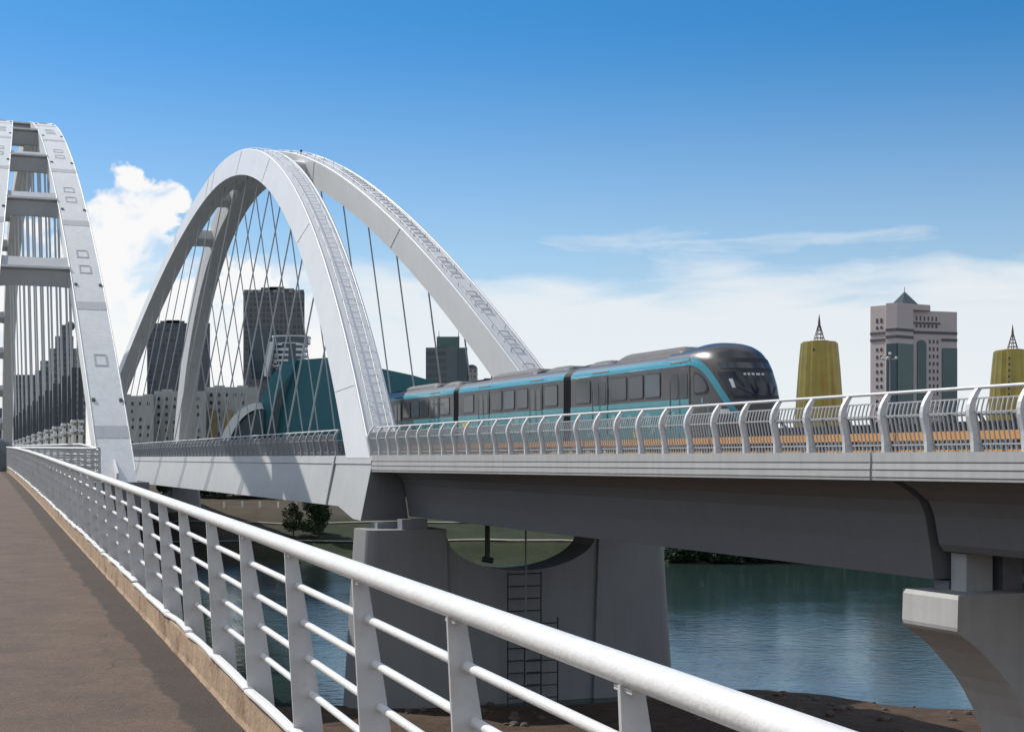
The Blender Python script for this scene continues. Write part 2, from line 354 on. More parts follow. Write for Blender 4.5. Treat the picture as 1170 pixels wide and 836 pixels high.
dry = rampc(nn(.5), [(.3, (.045, .036, .020)), (.7, (.085, .066, .04))])
c_ = mixc(far, earth, mixc(upper, mixc(leftish, grass, red), dry)); l_.new(c_, b_.inputs['Base Color'])
bp_ = n_.new('ShaderNodeBump'); bp_.inputs['Strength'].default_value = .9; bp_.inputs['Distance'].default_value = .12; l_.new(nn(3.5), bp_.inputs['Height']); l_.new(bp_.outputs[0], b_.inputs['Normal'])
tag(g.build('ground', gm_), kind='structure')

wm = bpy.data.materials.new('river_surface'); wm.use_nodes = True
n_, l_ = wm.node_tree.nodes, wm.node_tree.links; b_ = n_['Principled BSDF']
b_.inputs['Base Color'].default_value = (.022, .042, .038, 1); b_.inputs['Roughness'].default_value = .10; b_.inputs['IOR'].default_value = 1.33; b_.inputs['Specular Tint'].default_value = (.78, .82, .74, 1)
geo = n_.new('ShaderNodeNewGeometry')
mp = n_.new('ShaderNodeMapping'); mp.inputs['Scale'].default_value = (.8, 1.0, 1); mp.inputs['Rotation'].default_value = (0, 0, .3); l_.new(geo.outputs['Position'], mp.inputs[0])
t1 = n_.new('ShaderNodeTexNoise'); t1.inputs['Scale'].default_value = 1.15; t1.inputs['Detail'].default_value = 5; t1.inputs['Roughness'].default_value = .55; l_.new(mp.outputs[0], t1.inputs['Vector'])
t2 = n_.new('ShaderNodeTexNoise'); t2.inputs['Scale'].default_value = .09; t2.inputs['Detail'].default_value = 4; l_.new(mp.outputs[0], t2.inputs['Vector'])
ms = n_.new('ShaderNodeMapRange'); ms.inputs[1].default_value = .35; ms.inputs[2].default_value = .65; ms.inputs[3].default_value = .35; ms.inputs[4].default_value = 1.0; l_.new(t2.outputs['Fac'], ms.inputs[0])
bp_ = n_.new('ShaderNodeBump'); bp_.inputs['Distance'].default_value = .045; l_.new(ms.outputs[0], bp_.inputs['Strength']); l_.new(t1.outputs['Fac'], bp_.inputs['Height']); l_.new(bp_.outputs[0], b_.inputs['Normal'])
wt = MB(); wt.add([(-6000, 55, WZ), (6000, 55, WZ), (6000, 190, WZ), (-6000, 190, WZ)], [(0, 1, 2, 3)])
tag(wt.build('river_water', wm), kind='structure')
for nm_, t0, wd in (('bank_path', 8.3, .8), ('bank_path', 21.3, .9)):
    p = MB(); X = [-150 + 3 * i for i in range(110)]; vs = []
    for x in X:
        for o in (0, wd):
            y = far_shore(x) + t0 + o; vs.append((x, y, ground_z(x, y) + .14))
    p.add(vs, [(2 * i, 2 * i + 2, 2 * i + 3, 2 * i + 1) for i in range(len(X) - 1)])
    tag(p.build(nm_, M['bank_path']), kind='structure')

# ------------------------------------------------------------------ footpath, kerb
def path_z(s):
    Y = s * PATH.d[1]; return -1.64 + .01824 * Y - .00015 * max(0, Y - 30) ** 2
SS = [-6 + .8 * i for i in range(100)]     # to s = 73
KL = 1.405
p = MB()
rings = [[PATH.P(s, KL, path_z(s)), PATH.P(s, -6.5, path_z(s) + .03), PATH.P(s, -6.5, path_z(s) - 1.1), PATH.P(s, KL + .03, path_z(s) - 1.1), PATH.P(s, KL + .03, path_z(s) - .05), PATH.P(s, KL, path_z(s) - .05)] for s in SS]
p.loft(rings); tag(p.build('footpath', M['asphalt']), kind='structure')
# shadow band along the kerb painted into the asphalt colour, cracks and pale wear: all in the paving material
am_ = M['asphalt']; n_, l_ = am_.node_tree.nodes, am_.node_tree.links; b_ = n_['Principled BSDF']
base_c = b_.inputs['Base Color'].links[0].from_socket
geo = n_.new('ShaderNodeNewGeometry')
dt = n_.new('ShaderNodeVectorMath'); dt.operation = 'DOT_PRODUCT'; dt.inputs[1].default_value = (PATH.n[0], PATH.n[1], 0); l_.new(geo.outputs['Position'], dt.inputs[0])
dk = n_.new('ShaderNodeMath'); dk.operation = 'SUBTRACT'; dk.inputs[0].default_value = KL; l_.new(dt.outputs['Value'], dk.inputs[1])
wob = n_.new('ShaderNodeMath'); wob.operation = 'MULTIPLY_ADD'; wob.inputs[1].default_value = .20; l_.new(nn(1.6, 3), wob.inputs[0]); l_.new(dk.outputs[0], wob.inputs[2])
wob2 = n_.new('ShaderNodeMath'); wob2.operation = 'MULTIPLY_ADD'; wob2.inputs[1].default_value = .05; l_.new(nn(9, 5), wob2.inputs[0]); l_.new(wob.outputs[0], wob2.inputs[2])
shade_band = mr(wob2.outputs[0], .395, .425, 1, 0)
def scl(c, k):
    v = n_.new('ShaderNodeVectorMath'); v.operation = 'SCALE'; l_.new(c, v.inputs[0])
    if isinstance(k, float): v.inputs['Scale'].default_value = k
    else: l_.new(k, v.inputs['Scale'])
    return v.outputs[0]
c1_ = mixc(shade_band, base_c, scl(base_c, .36))
vo = n_.new('ShaderNodeTexVoronoi'); vo.feature = 'DISTANCE_TO_EDGE'; vo.inputs['Scale'].default_value = .42
wv = n_.new('ShaderNodeVectorMath'); wv.operation = 'MULTIPLY_ADD'; tn = n_.new('ShaderNodeTexNoise'); tn.inputs['Scale'].default_value = 2.5; tn.inputs['Detail'].default_value = 6; l_.new(geo.outputs['Position'], tn.inputs['Vector'])
l_.new(tn.outputs['Color'], wv.inputs[0]); wv.inputs[1].default_value = (.5, .5, .5); l_.new(geo.outputs['Position'], wv.inputs[2]); l_.new(wv.outputs[0], vo.inputs['Vector'])
crack = am('MULTIPLY', mr(vo.outputs['Distance'], .002, .006, 1, 0), mr(nn(.5, 3), .5, .6, 0, .65))
c2_ = mixc(crack, c1_, scl(c1_, .35))
sp_ = n_.new('ShaderNodeTexVoronoi'); sp_.inputs['Scale'].default_value = 60; l_.new(geo.outputs['Position'], sp_.inputs['Vector'])
agg = n_.new('ShaderNodeSeparateColor'); l_.new(sp_.outputs['Color'], agg.inputs[0])
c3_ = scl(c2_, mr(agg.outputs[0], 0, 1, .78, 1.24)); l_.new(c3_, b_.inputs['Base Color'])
p = MB(); rings = []
for i in range(900):
    s = -5 + .087 * i
    z = path_z(s); o = .010 * fbm(s, 0, .35, 1.5)
    t = z + .215 + .012 * fbm(s, 0, .9, 2.5)
    rings.append([PATH.P(s, KL - .012 + .6 * o, z - .03), PATH.P(s, KL + o + .01, z + .03), PATH.P(s, KL + .012 + o, t - .02), PATH.P(s, KL + .022 + .4 * o, t), PATH.P(s, KL + .042, t), PATH.P(s, KL + .042, z - .3)])
p.loft(rings, sm=False); tag(p.build('kerb', M['kerb']), kind='structure')

# ------------------------------------------------------------------ foreground railing
RL = 1.41                 # lateral line of the handrail
rl = thing('railing', 'white steel railing with tapered plate posts and four thin rails, along the brown footpath', 'railing', PATH.P(1, RL, path_z(1)))
def rail_z(s): return path_z(s) + 1.10
def railpts(l, dz, s0=1.2, s1=71, st=.6): 
    n = int((s1 - s0) / st); return [PATH.P(s0 + (s1 - s0) * i / n, l, rail_z(s0 + (s1 - s0) * i / n) + dz) for i in range(n + 1)]
MB().tube(railpts(RL, 0), .037, 20).build('handrail', M['rail_white'], rl)
RDZ = (-.185, -.36, -.53, -.70); RLO = (.036, .062, .085, .102)
for dz, lo in zip(RDZ, RLO):
    MB().tube(railpts(RL + lo, dz), .0165, 12).build('rail', M['rail_white'], rl)
ca = PATH.d[1]
k = -3
while True:
    Y = 3.40 + 1.21 * k + .03 * math.sin(k * 2.3); k += 1
    s = (Y - RL * PATH.n[1]) / ca
    if s < .6: continue
    if s > 71: break
    zt = rail_z(s); zb = path_z(s) - .22
    H = zt - .03 - zb; rings = []
    for i in range(11):
        t = i / 10; z = zb + H * t
        li = RL + .072 * (1 - t) ** 1.1 - .028; wd = lerp(.158, .060, t ** .9) ; lo = li + wd + .022 * math.sin(math.pi * t)
        th = .0075
        rings.append([PATH.P(s - th, li, z), PATH.P(s - th, lo, z), PATH.P(s + th, lo, z), PATH.P(s + th, li, z)])
    po = MB(); po.loft(rings)
    po.fbox(PATH, s - .05, s + .05, RL - .018, RL + .018, zt - .046, zt - .034)
    po = po.build('post', M['post_white'], rl)
    if s < 16:
        for dz, lo in zip(RDZ, RLO): MB().tube([PATH.P(s - .011, RL + lo, zt + dz), PATH.P(s + .011, RL + lo, zt + dz)], .0225, 12).build('rail_collar', M['post_white'], po)
# bent white flashing capping the kerb, in separate lengths
k = 0; s = .9
while s < 70:
    ln = 1.18 + .1 * random.random(); a0 = random.uniform(-.014, .014); a1 = random.uniform(-.014, .014); bow = random.uniform(-.002, .012); sw = random.uniform(-.006, .012)
    rings = []
    for i in range(9):
        t = i / 8; q = s + (ln - .02) * t; z = path_z(q) + .232 + lerp(a0, a1, t) + bow * math.sin(math.pi * t) * random.uniform(.8, 1.1)
        l0 = KL - .006 + sw * math.sin(math.pi * t)
        rings.append([PATH.P(q, l0, z - .014), PATH.P(q, l0, z), PATH.P(q, l0 + .03, z + .004), PATH.P(q, KL + .046, z + .002), PATH.P(q, KL + .046, z - .014)])
    MB().loft(rings).build('kerb_flashing', M['lip'], rl)
    s += ln

# second railing: crosses in front of the arch foot, then runs on past it
rl2 = thing('railing', 'white railing stepping sideways around the foot of the left road arch', 'railing', (PATH.P(66, 4.6, -1)))
def ppx(x, y, Y): return Vector(((x - CX) / F * Y, Y, (HY - y) / F * Y))
pa, pb, pc, pd = ppx(9, 511.3, 66.5), ppx(113.5, 512.3, 60), ppx(92, 507.3, 72), ppx(18, 509, 190)
cr = [pa, pb, pc, pd]
def seg(a, b, n): return [a.lerp(b, i / n) for i in range(n + 1)]
line = seg(pa, pb, 14)[:-1] + seg(pb, pc, 10)[:-1] + seg(pc, pd, 70)
MB().tube(line, .05, 8).build('handrail', M['rail_white'], rl2)
for dz in RDZ: MB().tube([q + Vector((0, 0, dz * 1.3)) for q in line], .022, 6).build('rail', M['rail_white'], rl2)
for i, q in enumerate(line[:60]):
    MB().box(q.x - .055, q.x + .055, q.y - .015, q.y + .015, q.z - 1.35, q.z - .03).build('post', M['post_white'], rl2)

# ------------------------------------------------------------------ arch ribs, shared code
class Rib:
    """boxed arch rib: extrados / intrados curves in the frame's s-z plane, leaning sideways with height"""
    def __init__(self, fr, l0, k, W, sc, a, R, p, ai, Ri, pi, z0=0.0):
        self.__dict__.update(locals())
    def ext(self, s): return self.z0 + self.R * (1 - abs((s - self.sc) / self.a) ** self.p)
    def inn(self, s): return self.z0 + self.Ri * (1 - min(1.2, abs((s - self.sc) / self.ai)) ** self.pi)
    def l(self, z, u=0.0): return self.l0 + self.k * z + u * self.W
    def E(self, s, u, off=0.0):
        z = self.ext(s); h = .01; dz = (self.ext(s + h) - self.ext(s - h)) / (2 * h); n = math.hypot(1, dz)
        return self.fr.P(s - off * dz / n, self.l(z, u), z + off / n)
    def I(self, c, u):
        s = self.sc + self.ai * c; z = self.inn(s); return self.fr.P(s, self.l(z, u), z)
    def body(self, n=150, zmin=None):
        m = MB(); rings = []
        for i in range(n + 1):
            c = -math.cos(math.pi * i / n)
            se = self.sc + self.a * c
            e0, e1, i1, i0 = self.E(se, 0), self.E(se, 1), self.I(c, 1), self.I(c, 0)
            rings.append([e0, e1, i1, i0])
        # side strips smooth along the length, hard at the four corners: separate vertex rows per face
        for a_, b_ in ((0, 1), (1, 2), (2, 3), (3, 0)):
            m.loft([[r[a_], r[b_]] for r in rings], cap=False, sm=True, closed=False)
        m.add(rings[0], [(3, 2, 1, 0)]); m.add(rings[-1], [(0, 1, 2, 3)])
        return m
    def patch(self, m, s0, s1, u0, u1, off=.02, th=.03):
        n = 3; rings = []
        for i in range(n + 1):
            s = lerp(s0, s1, i / n)
            rings.append([self.E(s, u0, 0), self.E(s, u1, 0), self.E(s, u1, off), self.E(s, u0, off)])
        return m.loft(rings)

def strut(m, r1, u1, r2, u2, s, half_t, half_r, flare=.0, frac=.5, bevel=.18):
    """box beam between two ribs at station s, set along the rib's tangent"""
    z = lerp(r1.inn(s), r1.ext(s), frac); fr = r1.fr
    dz = (r1.ext(s + .2) - r1.ext(s - .2)) / .4; n = math.hypot(1, dz); ts, tz = 1 / n, dz / n; ns, nz_ = -dz / n, 1 / n
    la, lb = r1.l(z, u1), r2.l(z, u2)
    rings = []
    for t, fl in ((-.04, 1), (.06, .45), (.14, .12), (.22, 0), (.78, 0), (.86, .12), (.94, .45), (1.04, 1)):
        l = lerp(la, lb, t); A_, B_ = half_t * (1 + flare * fl), half_r
        ring = []
        for (a, b) in ((-1, -.8), (-.8, -1), (.8, -1), (1, -.8), (1, .8), (.8, 1), (-.8, 1), (-1, .8)):
            ring.append(fr.P(s + a * A_ * ts + b * B_ * ns, l, z + a * A_ * tz + b * B_ * nz_))
        rings.append(ring)
    return m.loft(rings)

# ------------------------------------------------------------------ road arch at the left
ra = thing('arch_bridge', 'white road arch at the left edge, two ribs joined ladder-like by grey cross beams', 'bridge', ROAD.P(76, 4, -1.2))
KW = dict(sc=182.09, a=106.82, R=35.13, p=2.365, ai=103.83, Ri=33.24, pi=2.443, z0=-1.2)
RW = 1.75
rr = Rib(ROAD, 7.917 - RW, -.023, RW, **KW)
lr = Rib(ROAD, .70 - RW, .107, RW, **KW)
for r in (rr, lr):
    rb = r.body().build('rib', M['white_road'], ra)
    sb = 78.6; 
    for i in range(12):
        s0 = 78.6 + 10.8 * i
        for (u0, u1) in ((.06, .26), (.30, .70), (.74, .94)):
            pass
        m = MB()
        for (u0, u1) in ((.02, .26), (.285, .715), (.74, .98)): r.patch(m, s0 - .42, s0 + .42, u0, u1, .018)
        m.build('seam_cover', M['beam_grey'], rb)
        if i < 6:
            for ds in ((5.6,) if i == 0 else (4.2, 6.2)):
                h = MB(); sc_ = s0 + ds
                r.patch(h, sc_ - .50, sc_ - .42, .30, .70, .03); r.patch(h, sc_ + .42, sc_ + .50, .30, .70, .03)
                r.patch(h, sc_ - .42, sc_ + .42, .30, .345, .03); r.patch(h, sc_ - .42, sc_ + .42, .655, .70, .03)
                h.build('access_hatch', M['beam_grey'], rb)
            for u in (.06, .86):
                h = MB(); r.patch(h, s0 + 2.2, s0 + 2.42, u, u + .10, .06); h.build('lifting_lug', M['dark_steel'], rb)
    # thin raised edge beads
    for u in (.0, 1.0):
        MB().tube([r.E(76 + 1.5 * i, u, .0) for i in range(140) if 76 + 1.5 * i < 288], .035, 6).build('edge_bead', M['white_road'], rb)
for s in (95.0, 105.6, 116.5, 129.5, 143, 157, 207, 221, 234.5, 247.5, 258.4, 269, 277.5):
    m = MB(); strut(m, lr, 1.0, rr, 0.0, s, .95, .62, flare=.28); m.build('cross_beam', M['beam_grey'], ra)
for s in (95.0, 105.6, 116.5, 129.5, 143, 157):
    z = lerp(rr.inn(s), rr.ext(s), .5); dz = (rr.ext(s + .2) - rr.ext(s - .2)) / .4; n = math.hypot(1, dz)
    a = ROAD.P(s - .66 * dz / n - .9 / n, lr.l(z, 1.0), z + .66 / n - .9 * dz / n); b = ROAD.P(s - .66 * dz / n - .9 / n, rr.l(z, 0), z + .66 / n - .9 * dz / n)
    MB().bar([a, b], ROAD.P(.9, 0, 0) - ROAD.P(0, 0, 0) + Vector((0, 0, .0)), Vector((0, 0, .12))).build('beam_flange', M['white_road'], ra)
# hanger cables in pairs with dark sleeves and steel sockets
lc = rr.l0 + .5 * RW
cs = [ROAD.s_at(x, lc) for x in (92, 80, 69, 59, 51, 43.5, 37, 31.5, 27, 23, 19.8)]
for i, s in enumerate(cs):
    for dl in (-.42, .0):
        zt = rr.inn(min(s, 280)) + .25; zb = .6
        c = MB().tube([ROAD.P(s, lc + dl, zb), ROAD.P(s, rr.l(zt, .5) + dl, zt)], .085, 10).build('cable', M['cable'], ra)
        MB().tube([ROAD.P(s, lc + dl, 2.5), ROAD.P(s, lc + dl, 5.9)], .165, 10).build('sleeve', M['sleeve'], c)
        b = MB().tube([ROAD.P(s, lc + dl, z) for z in (.4, 1.5, 1.55, 1.65, 1.83, 1.91, 2.1, 2.15, 2.25, 2.43, 2.51)], [.14, .14, .14, .23, .23, .14, .14, .14, .23, .23, .14], 10)
        b.build('socket', M['socket'], c)
# second, inner row under the left rib (seen past the first)
lc2 = lr.l(8, .5)
# foot, deck strip and casing
MB().hexa([rr.E(75.35, .42, 0), rr.E(75.35, .48, 0), rr.E(76.7, .48, 0), rr.E(76.7, .42, 0), rr.E(75.35, .42, .5), rr.E(75.35, .48, .5), rr.E(76.7, .48, .02), rr.E(76.7, .42, .02)]).build('stiffener', M['white_road'], ra)
d = MB(); d.fbox(ROAD, 74.2, 330, 1.9, 8.4, -2.4, -1.18); d.fbox(ROAD, 74.2, 330, -18, 1.9, -2.5, -1.28); d.build('deck', M['girder'], ra)
d = MB(); d.hexa([ROAD.P(74.5, 1.5, -14), ROAD.P(74.5, 8.0, -14), ROAD.P(79, 8.0, -14), ROAD.P(79, 1.5, -14), ROAD.P(74.5, 1.5, -2.4), ROAD.P(74.5, 8.0, -2.4), ROAD.P(79, 8.0, -2.4), ROAD.P(79, 1.5, -2.4)])
tag(d.build('bridge_pier', M['concrete'], None, bevel=.15), 'grey pier carrying the foot of the left road arch, half hidden by the foreground railing', 'pier')
m = MB(); rings = []
for s, sc_ in ((73.0, .80), (73.15, .93), (73.6, 1.0), (90, 1.0)):
    ring = []
    for i in range(15):
        a = math.pi * i / 14
        ca_, sa = math.cos(a), math.sin(a)
        ring.append(ROAD.P(s, .36 + 2.05 * sc_ * math.copysign(abs(ca_) ** .6, ca_), -1.25 + 2.3 * sc_ * abs(sa) ** .6))
    rings.append(ring)
m.loft(rings, sm=True); m.build('rib_casing', M['casing'], ra)

# ------------------------------------------------------------------ rail arch bridge
KN = dict(sc=141.98, a=69.5, R=28.17, p=1.828, ai=65.03, Ri=25.87, pi=1.879)
AW = 1.755
nr = Rib(RAIL, 21.0, .197, AW, **KN); fr_ = Rib(RAIL, 32.6, -.139, AW, **KN)
ab = thing('arch_bridge', 'white rail arch bridge with two ribs leaning together, behind the teal train', 'bridge', RAIL.P(72, 27.7, 0))
hang_s = [90.0 + 5.85 * i for i in range(18)]
for r in (nr, fr_):
    rb = r.body().build('rib', M['white'], ab)
    # dashed splice seams across the side faces
    for sx in (78, 97.5, 117, 131.5, 145.5, 148.5, 165, 185, 204):
        c = (sx - r.sc) / r.a
        for u, sg in ((0, -1), (1, 1)):
            e, i_ = r.E(sx, u), r.I(c, u); nrm = RAIL.P(0, sg, 0) - RAIL.P(0, 0, 0); m = MB()
            tv = RAIL.P(.09, 0, 0) - RAIL.P(0, 0, 0)
            for q in range(7):
                a, b = e.lerp(i_, .04 + .135 * q), e.lerp(i_, .04 + .135 * q + .1)
                m.bar([a, b], tv * 2.0, nrm * .05)
            m.build('splice_seam', M['beam_grey'], rb)
    # walkway on the rib's back: hand lines on stanchions with rungs between
    s_a, s_b = r.sc - r.a + 1.5, r.sc + r.a - 1.5
    for u in (.27, .73):
        MB().tube([r.E(lerp(s_a, s_b, i / 160), u, .16) for i in range(161)], .022, 6).build('hand_line', M['galv'], rb)
    for i in range(56):
        s = lerp(s_a, s_b, i / 55)
        for u in (.27, .73):
            MB().tube([r.E(s, u, 0), r.E(s, u, .20)], .032, 5).build('stanchion', M['beam_grey'] if r is fr_ else M['galv'], rb) if i < 28 else None
    # rungs: loops over the surface, denser at the lower half
    big = []
    s = s_a
    while s < r.sc + 4:
        lo = s < r.sc - 30
        if r is nr or random.random() > .22: big.append(s)
        s += (.75 if lo else 4.8) * random.uniform(.85, 1.2)
    for j in range(0, len(big), 1):
        m = MB()
        for s in big[j:j + 1]:
            q = [r.E(s - .12, .30, .02), r.E(s, .31, .09), r.E(s + .05, .5, .11), r.E(s, .69, .09), r.E(s - .12, .70, .02)]
            m.tube(q, .036 if r is fr_ else .016, 5)
        m.build('rung', M['beam_grey'] if r is fr_ else M['galv'], rb)
    # two thin edge upstands along the back
    for u in (.05, .95):
        MB().tube([r.E(lerp(s_a, s_b, i / 160), u, .0) for i in range(161)], .05, 6).build('edge_upstand', M['white'], rb)
    for s in hang_s:
        zt = r.inn(s) + .1
        MB().tube([RAIL.P(s, r.l(.05, .5), .05), RAIL.P(s, r.l(zt, .5), zt)], .055, 8).build('hanger', M['hanger'], ab)
MB().tube([fr_.E(121.5, .1, 0), fr_.E(121.5, .1, .3)], .04, 6).ball(fr_.E(121.5, .1, .36), .11).build('beacon', M['dark_steel'], ab)
for s in (163, 151.5, 145, 121, 132.5, 139):
    m = MB(); strut(m, nr, 1.0, fr_, 0.0, s, 1.05, .62, flare=.1); m.build('cross_strut', M['white'], ab)
# tie girders: outer faces leaning with the ribs, deeper at the near foot
GB = -2.55
def girder_profile(r, far=False):
    m = MB(); rings = []
    for s, zb in ((72.15, -3.13), (73.6, -3.10), (76.9, GB), (105, GB), (140, GB), (175, GB), (211, GB)):
        u = 0 if not far else 1
        def lo(z): return r.l(z, u) + (.02 if not far else -.02)
        def li(z): return r.l(z, 1 - u)
        inner = [(21.76, .13), (21.76, -.58), (22.12, -.77), (22.5, -1.04), (22.66, -1.38), (22.8, min(-1.6, zb * .67)), (22.93, zb)]
        inner = [RAIL.P(s, 55.4 - a if far else a, b) for a, b in reversed(inner)]
        rings.append([RAIL.P(s, lo(.13), .13), RAIL.P(s, lo(-.30), -.30), RAIL.P(s, lo(-.30) + (.05 if not far else -.05), -.34), RAIL.P(s, lo(zb) + (.03 if not far else -.03), zb)] + inner)
    m.loft(rings)
    return m
for r_, fa in ((nr, False), (fr_, True)):
    gp = girder_profile(r_, fa); tg = gp.build('tie_girder', M['white_girder'], ab)
    n_r = 11; off = RAIL.P(-.03, 0, 0) - RAIL.P(0, 0, 0); ring = gp.v[:n_r]; cen = sum(ring, Vector()) / n_r
    ring = [p.lerp(cen, .004) for p in ring]
    MB().loft([[p for p in ring], [p + off for p in ring]]).build('end_plate', M['girder'], tg)
m = MB()
m.bar([RAIL.P(79.3, nr.l(.1), .1), RAIL.P(79.3, nr.l(-2.5), -2.5)], RAIL.P(.25, 0, 0) - RAIL.P(0, 0, 0), (RAIL.P(0, 1, 0) - RAIL.P(0, 0, 0)) * .10)
m.build('drain_pipe', M['fascia'], ab)
MB().fbox(RAIL, 72.3, 211, 22.6, 33.0, -1.0, -.06).build('deck', M['girder'], ab)
# rounded end block under the deck at the near foot
def web_section(zb, l_in=0.0):
    base = [(21.74, -.32), (21.76, -.58), (22.12, -.77), (22.5, -1.04), (22.66, -1.38), (22.8, -2.08), (22.93, zb)]
    pts = [(l + l_in, z) for l, z in base]
    return pts + [(55.4 - l, z) for l, z in reversed(pts)]
for s in range(84, 210, 9):
    MB().fbox(RAIL, s, s + .5, 22.6, 33, -2.3, -1.0).build('floor_beam', M['girder'], ab)

# ------------------------------------------------------------------ approach viaduct spans
def fascia_bot(s): return lerp(-.515, -.71, (s - 24.5) / 47.5)
def fascia_ring(s, mirror=False):
    zt, zb = .135, fascia_bot(s); h = zt - zb; pts = []
    def q(f): return zt - f * h
    pts = [(21.0, zt), (21.0, q(.34)), (21.05, q(.345)), (21.05, q(.39)), (21.0, q(.395)), (20.99, q(.60)), (21.05, q(.605)), (21.05, q(.65)), (20.99, q(.655)), (20.985, q(.865)), (21.05, q(.87)), (21.05, q(.91)), (20.985, q(.915)), (20.99, q(.985)), (21.02, zb), (21.72, zb + .03), (21.72, zt - .12), (21.4, zt)]
    return [RAIL.P(s, 55.4 - l if mirror else l, z) for l, z in pts]
def viaduct(label, s0, s1, zb, l_in=0.0, trim=.02):
    v = thing('viaduct_span', label, 'viaduct', RAIL.P((s0 + s1) / 2, 27.7, -.5), 'concrete viaduct spans of the railway')
    n = max(2, int((s1 - s0) / 6))
    for mir in (False, True):
        MB().loft([fascia_ring(lerp(s0 + .02, s1 - trim, i / n), mir) for i in range(n + 1)]).build('fascia', M['fascia'], v)
    MB().loft([[RAIL.P(s, l, z) for l, z in web_section(zb, l_in)] for s in (s0 + .12, s1 - (.28 if trim > .1 else .10))]).build('box_girder', M['girder'], v)
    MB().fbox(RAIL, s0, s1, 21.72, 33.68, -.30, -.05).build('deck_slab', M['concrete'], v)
    for c in (25.72, 29.7):
        for dl in (-.75, .75): MB().fbox(RAIL, s0, s1, c + dl - .04, c + dl + .04, -.045, .12).build('track_rail', M['dark_steel'], v)
    return v
viaduct('grey viaduct span with grooved fascia between the rail arch foot and the right hammerhead pier', 29.8, 72.25, -2.95, 0.0, .14)
viaduct('viaduct span with shallower girder, right of the hammerhead pier, running out of the frame', 6, 29.74, -2.25, .06)
viaduct('far viaduct span beyond the distant foot of the rail arch', 211.2, 330, -2.6)

# ------------------------------------------------------------------ parapets on the rail viaduct
def post_rings(s, mir, th=.11):
    prof = [(21.10, .13, .17), (21.095, .36, .17), (21.075, .55, .17), (21.03, .73, .17), (20.985, .90, .17), (20.975, 1.03, .165), (20.995, 1.16, .155), (21.045, 1.29, .14), (21.115, 1.41, .125), (21.20, 1.52, .11), (21.235, 1.56, .10)]
    out_ = []
    for l, z, d in prof:
        a, b = l - d / 2, l + d / 2
        if mir: a, b = 55.4 - a, 55.4 - b
        out_.append([RAIL.P(s - th / 2, a, z), RAIL.P(s - th / 2, b, z), RAIL.P(s + th / 2, b, z), RAIL.P(s + th / 2, a, z)])
    return out_
def parapet(label, s0, s1, mir, mp_, mb_, mh_, bars=9, barr=.022):
    t = thing('parapet_railing', label, 'railing', RAIL.P((s0 + s1) / 2, 55.4 - 21.1 if mir else 21.1, .13), 'railway parapet railings')
    def X(l): return 55.4 - l if mir else l
    n = max(2, int((s1 - s0) / 4))
    MB().tube([RAIL.P(lerp(s0, s1, i / n), X(21.17), 1.52) for i in range(n + 1)], .042, 10).build('handrail', mh_, t)
    k = int(round((s1 - s0) / 1.6))
    for i in range(k + 1):
        s = s0 + 1.6 * i
        MB().loft(post_rings(s, mir)).build('post', mp_, t)
        if i == k: break
        b = MB(); a0, a1 = s + .09, s + 1.51
        for z, l in ((1.28, 21.07), (.98, 20.99), (.30, 21.12)): b.bar([RAIL.P(a0, X(l), z), RAIL.P(a1, X(l), z)], RAIL.P(0, .035, 0) - RAIL.P(0, 0, 0), Vector((0, 0, .035)))
        for j in range(bars):
            q = lerp(a0, a1, (j + .5) / bars)
            b.tube([RAIL.P(q, X(l), z) for l, z in ((21.15, .14), (21.11, .36), (21.05, .66), (20.99, .97), (21.015, 1.10), (21.07, 1.28))], barr, 5)
        b.build('bar_panel', mb_, t)
    return t
parapet('pale grey railing of curved posts and thin bars in front of the teal train', 24.53 - 1.6 * 7, 24.53 + 1.6 * 29.6, False, M['galv'], M['bar_light'], M['galv'], 9)
parapet('curved-post railing on the rail arch span, behind the arch hangers left of the near rib', 79.2, 79.2 + 1.6 * 80, False, M['bar_grey'], M['bar_grey'], M['galv'], 7, .022)
parapet('dark grey far-side railing seen through the near bars under the gold towers', 24.53 - 1.6 * 2, 24.53 + 1.6 * 30, True, M['dark_bar'], M['dark_bar'], M['dark_bar'], 9, .055)
parapet('far-side railing of the rail arch span', 79.2, 79.2 + 1.6 * 60, True, M['dark_bar'], M['dark_bar'], M['dark_bar'], 5, .03)
# orange trough along the deck edge
t = thing('cable_trough', 'orange cable trough running along the viaduct deck behind the railing bars', 'cable trough', RAIL.P(40, 22.4, 0))
k = 0; s = 12.0
while s < 70:
    ln = 3.1
    MB().fbox(RAIL, s, s + ln - .06, 22.28, 22.55, .42, .62).build('trough_length', M['orange'], t)
    MB().fbox(RAIL, s, s + ln - .5, 22.05, 22.4, .12, .19).build('cover_strip', M['orange'], t)
    for q in (.3, 1.8): MB().fbox(RAIL, s + q, s + q + .08, 22.35, 22.5, -.05, .42).build('bracket', M['dark_steel'], t)
    s += ln

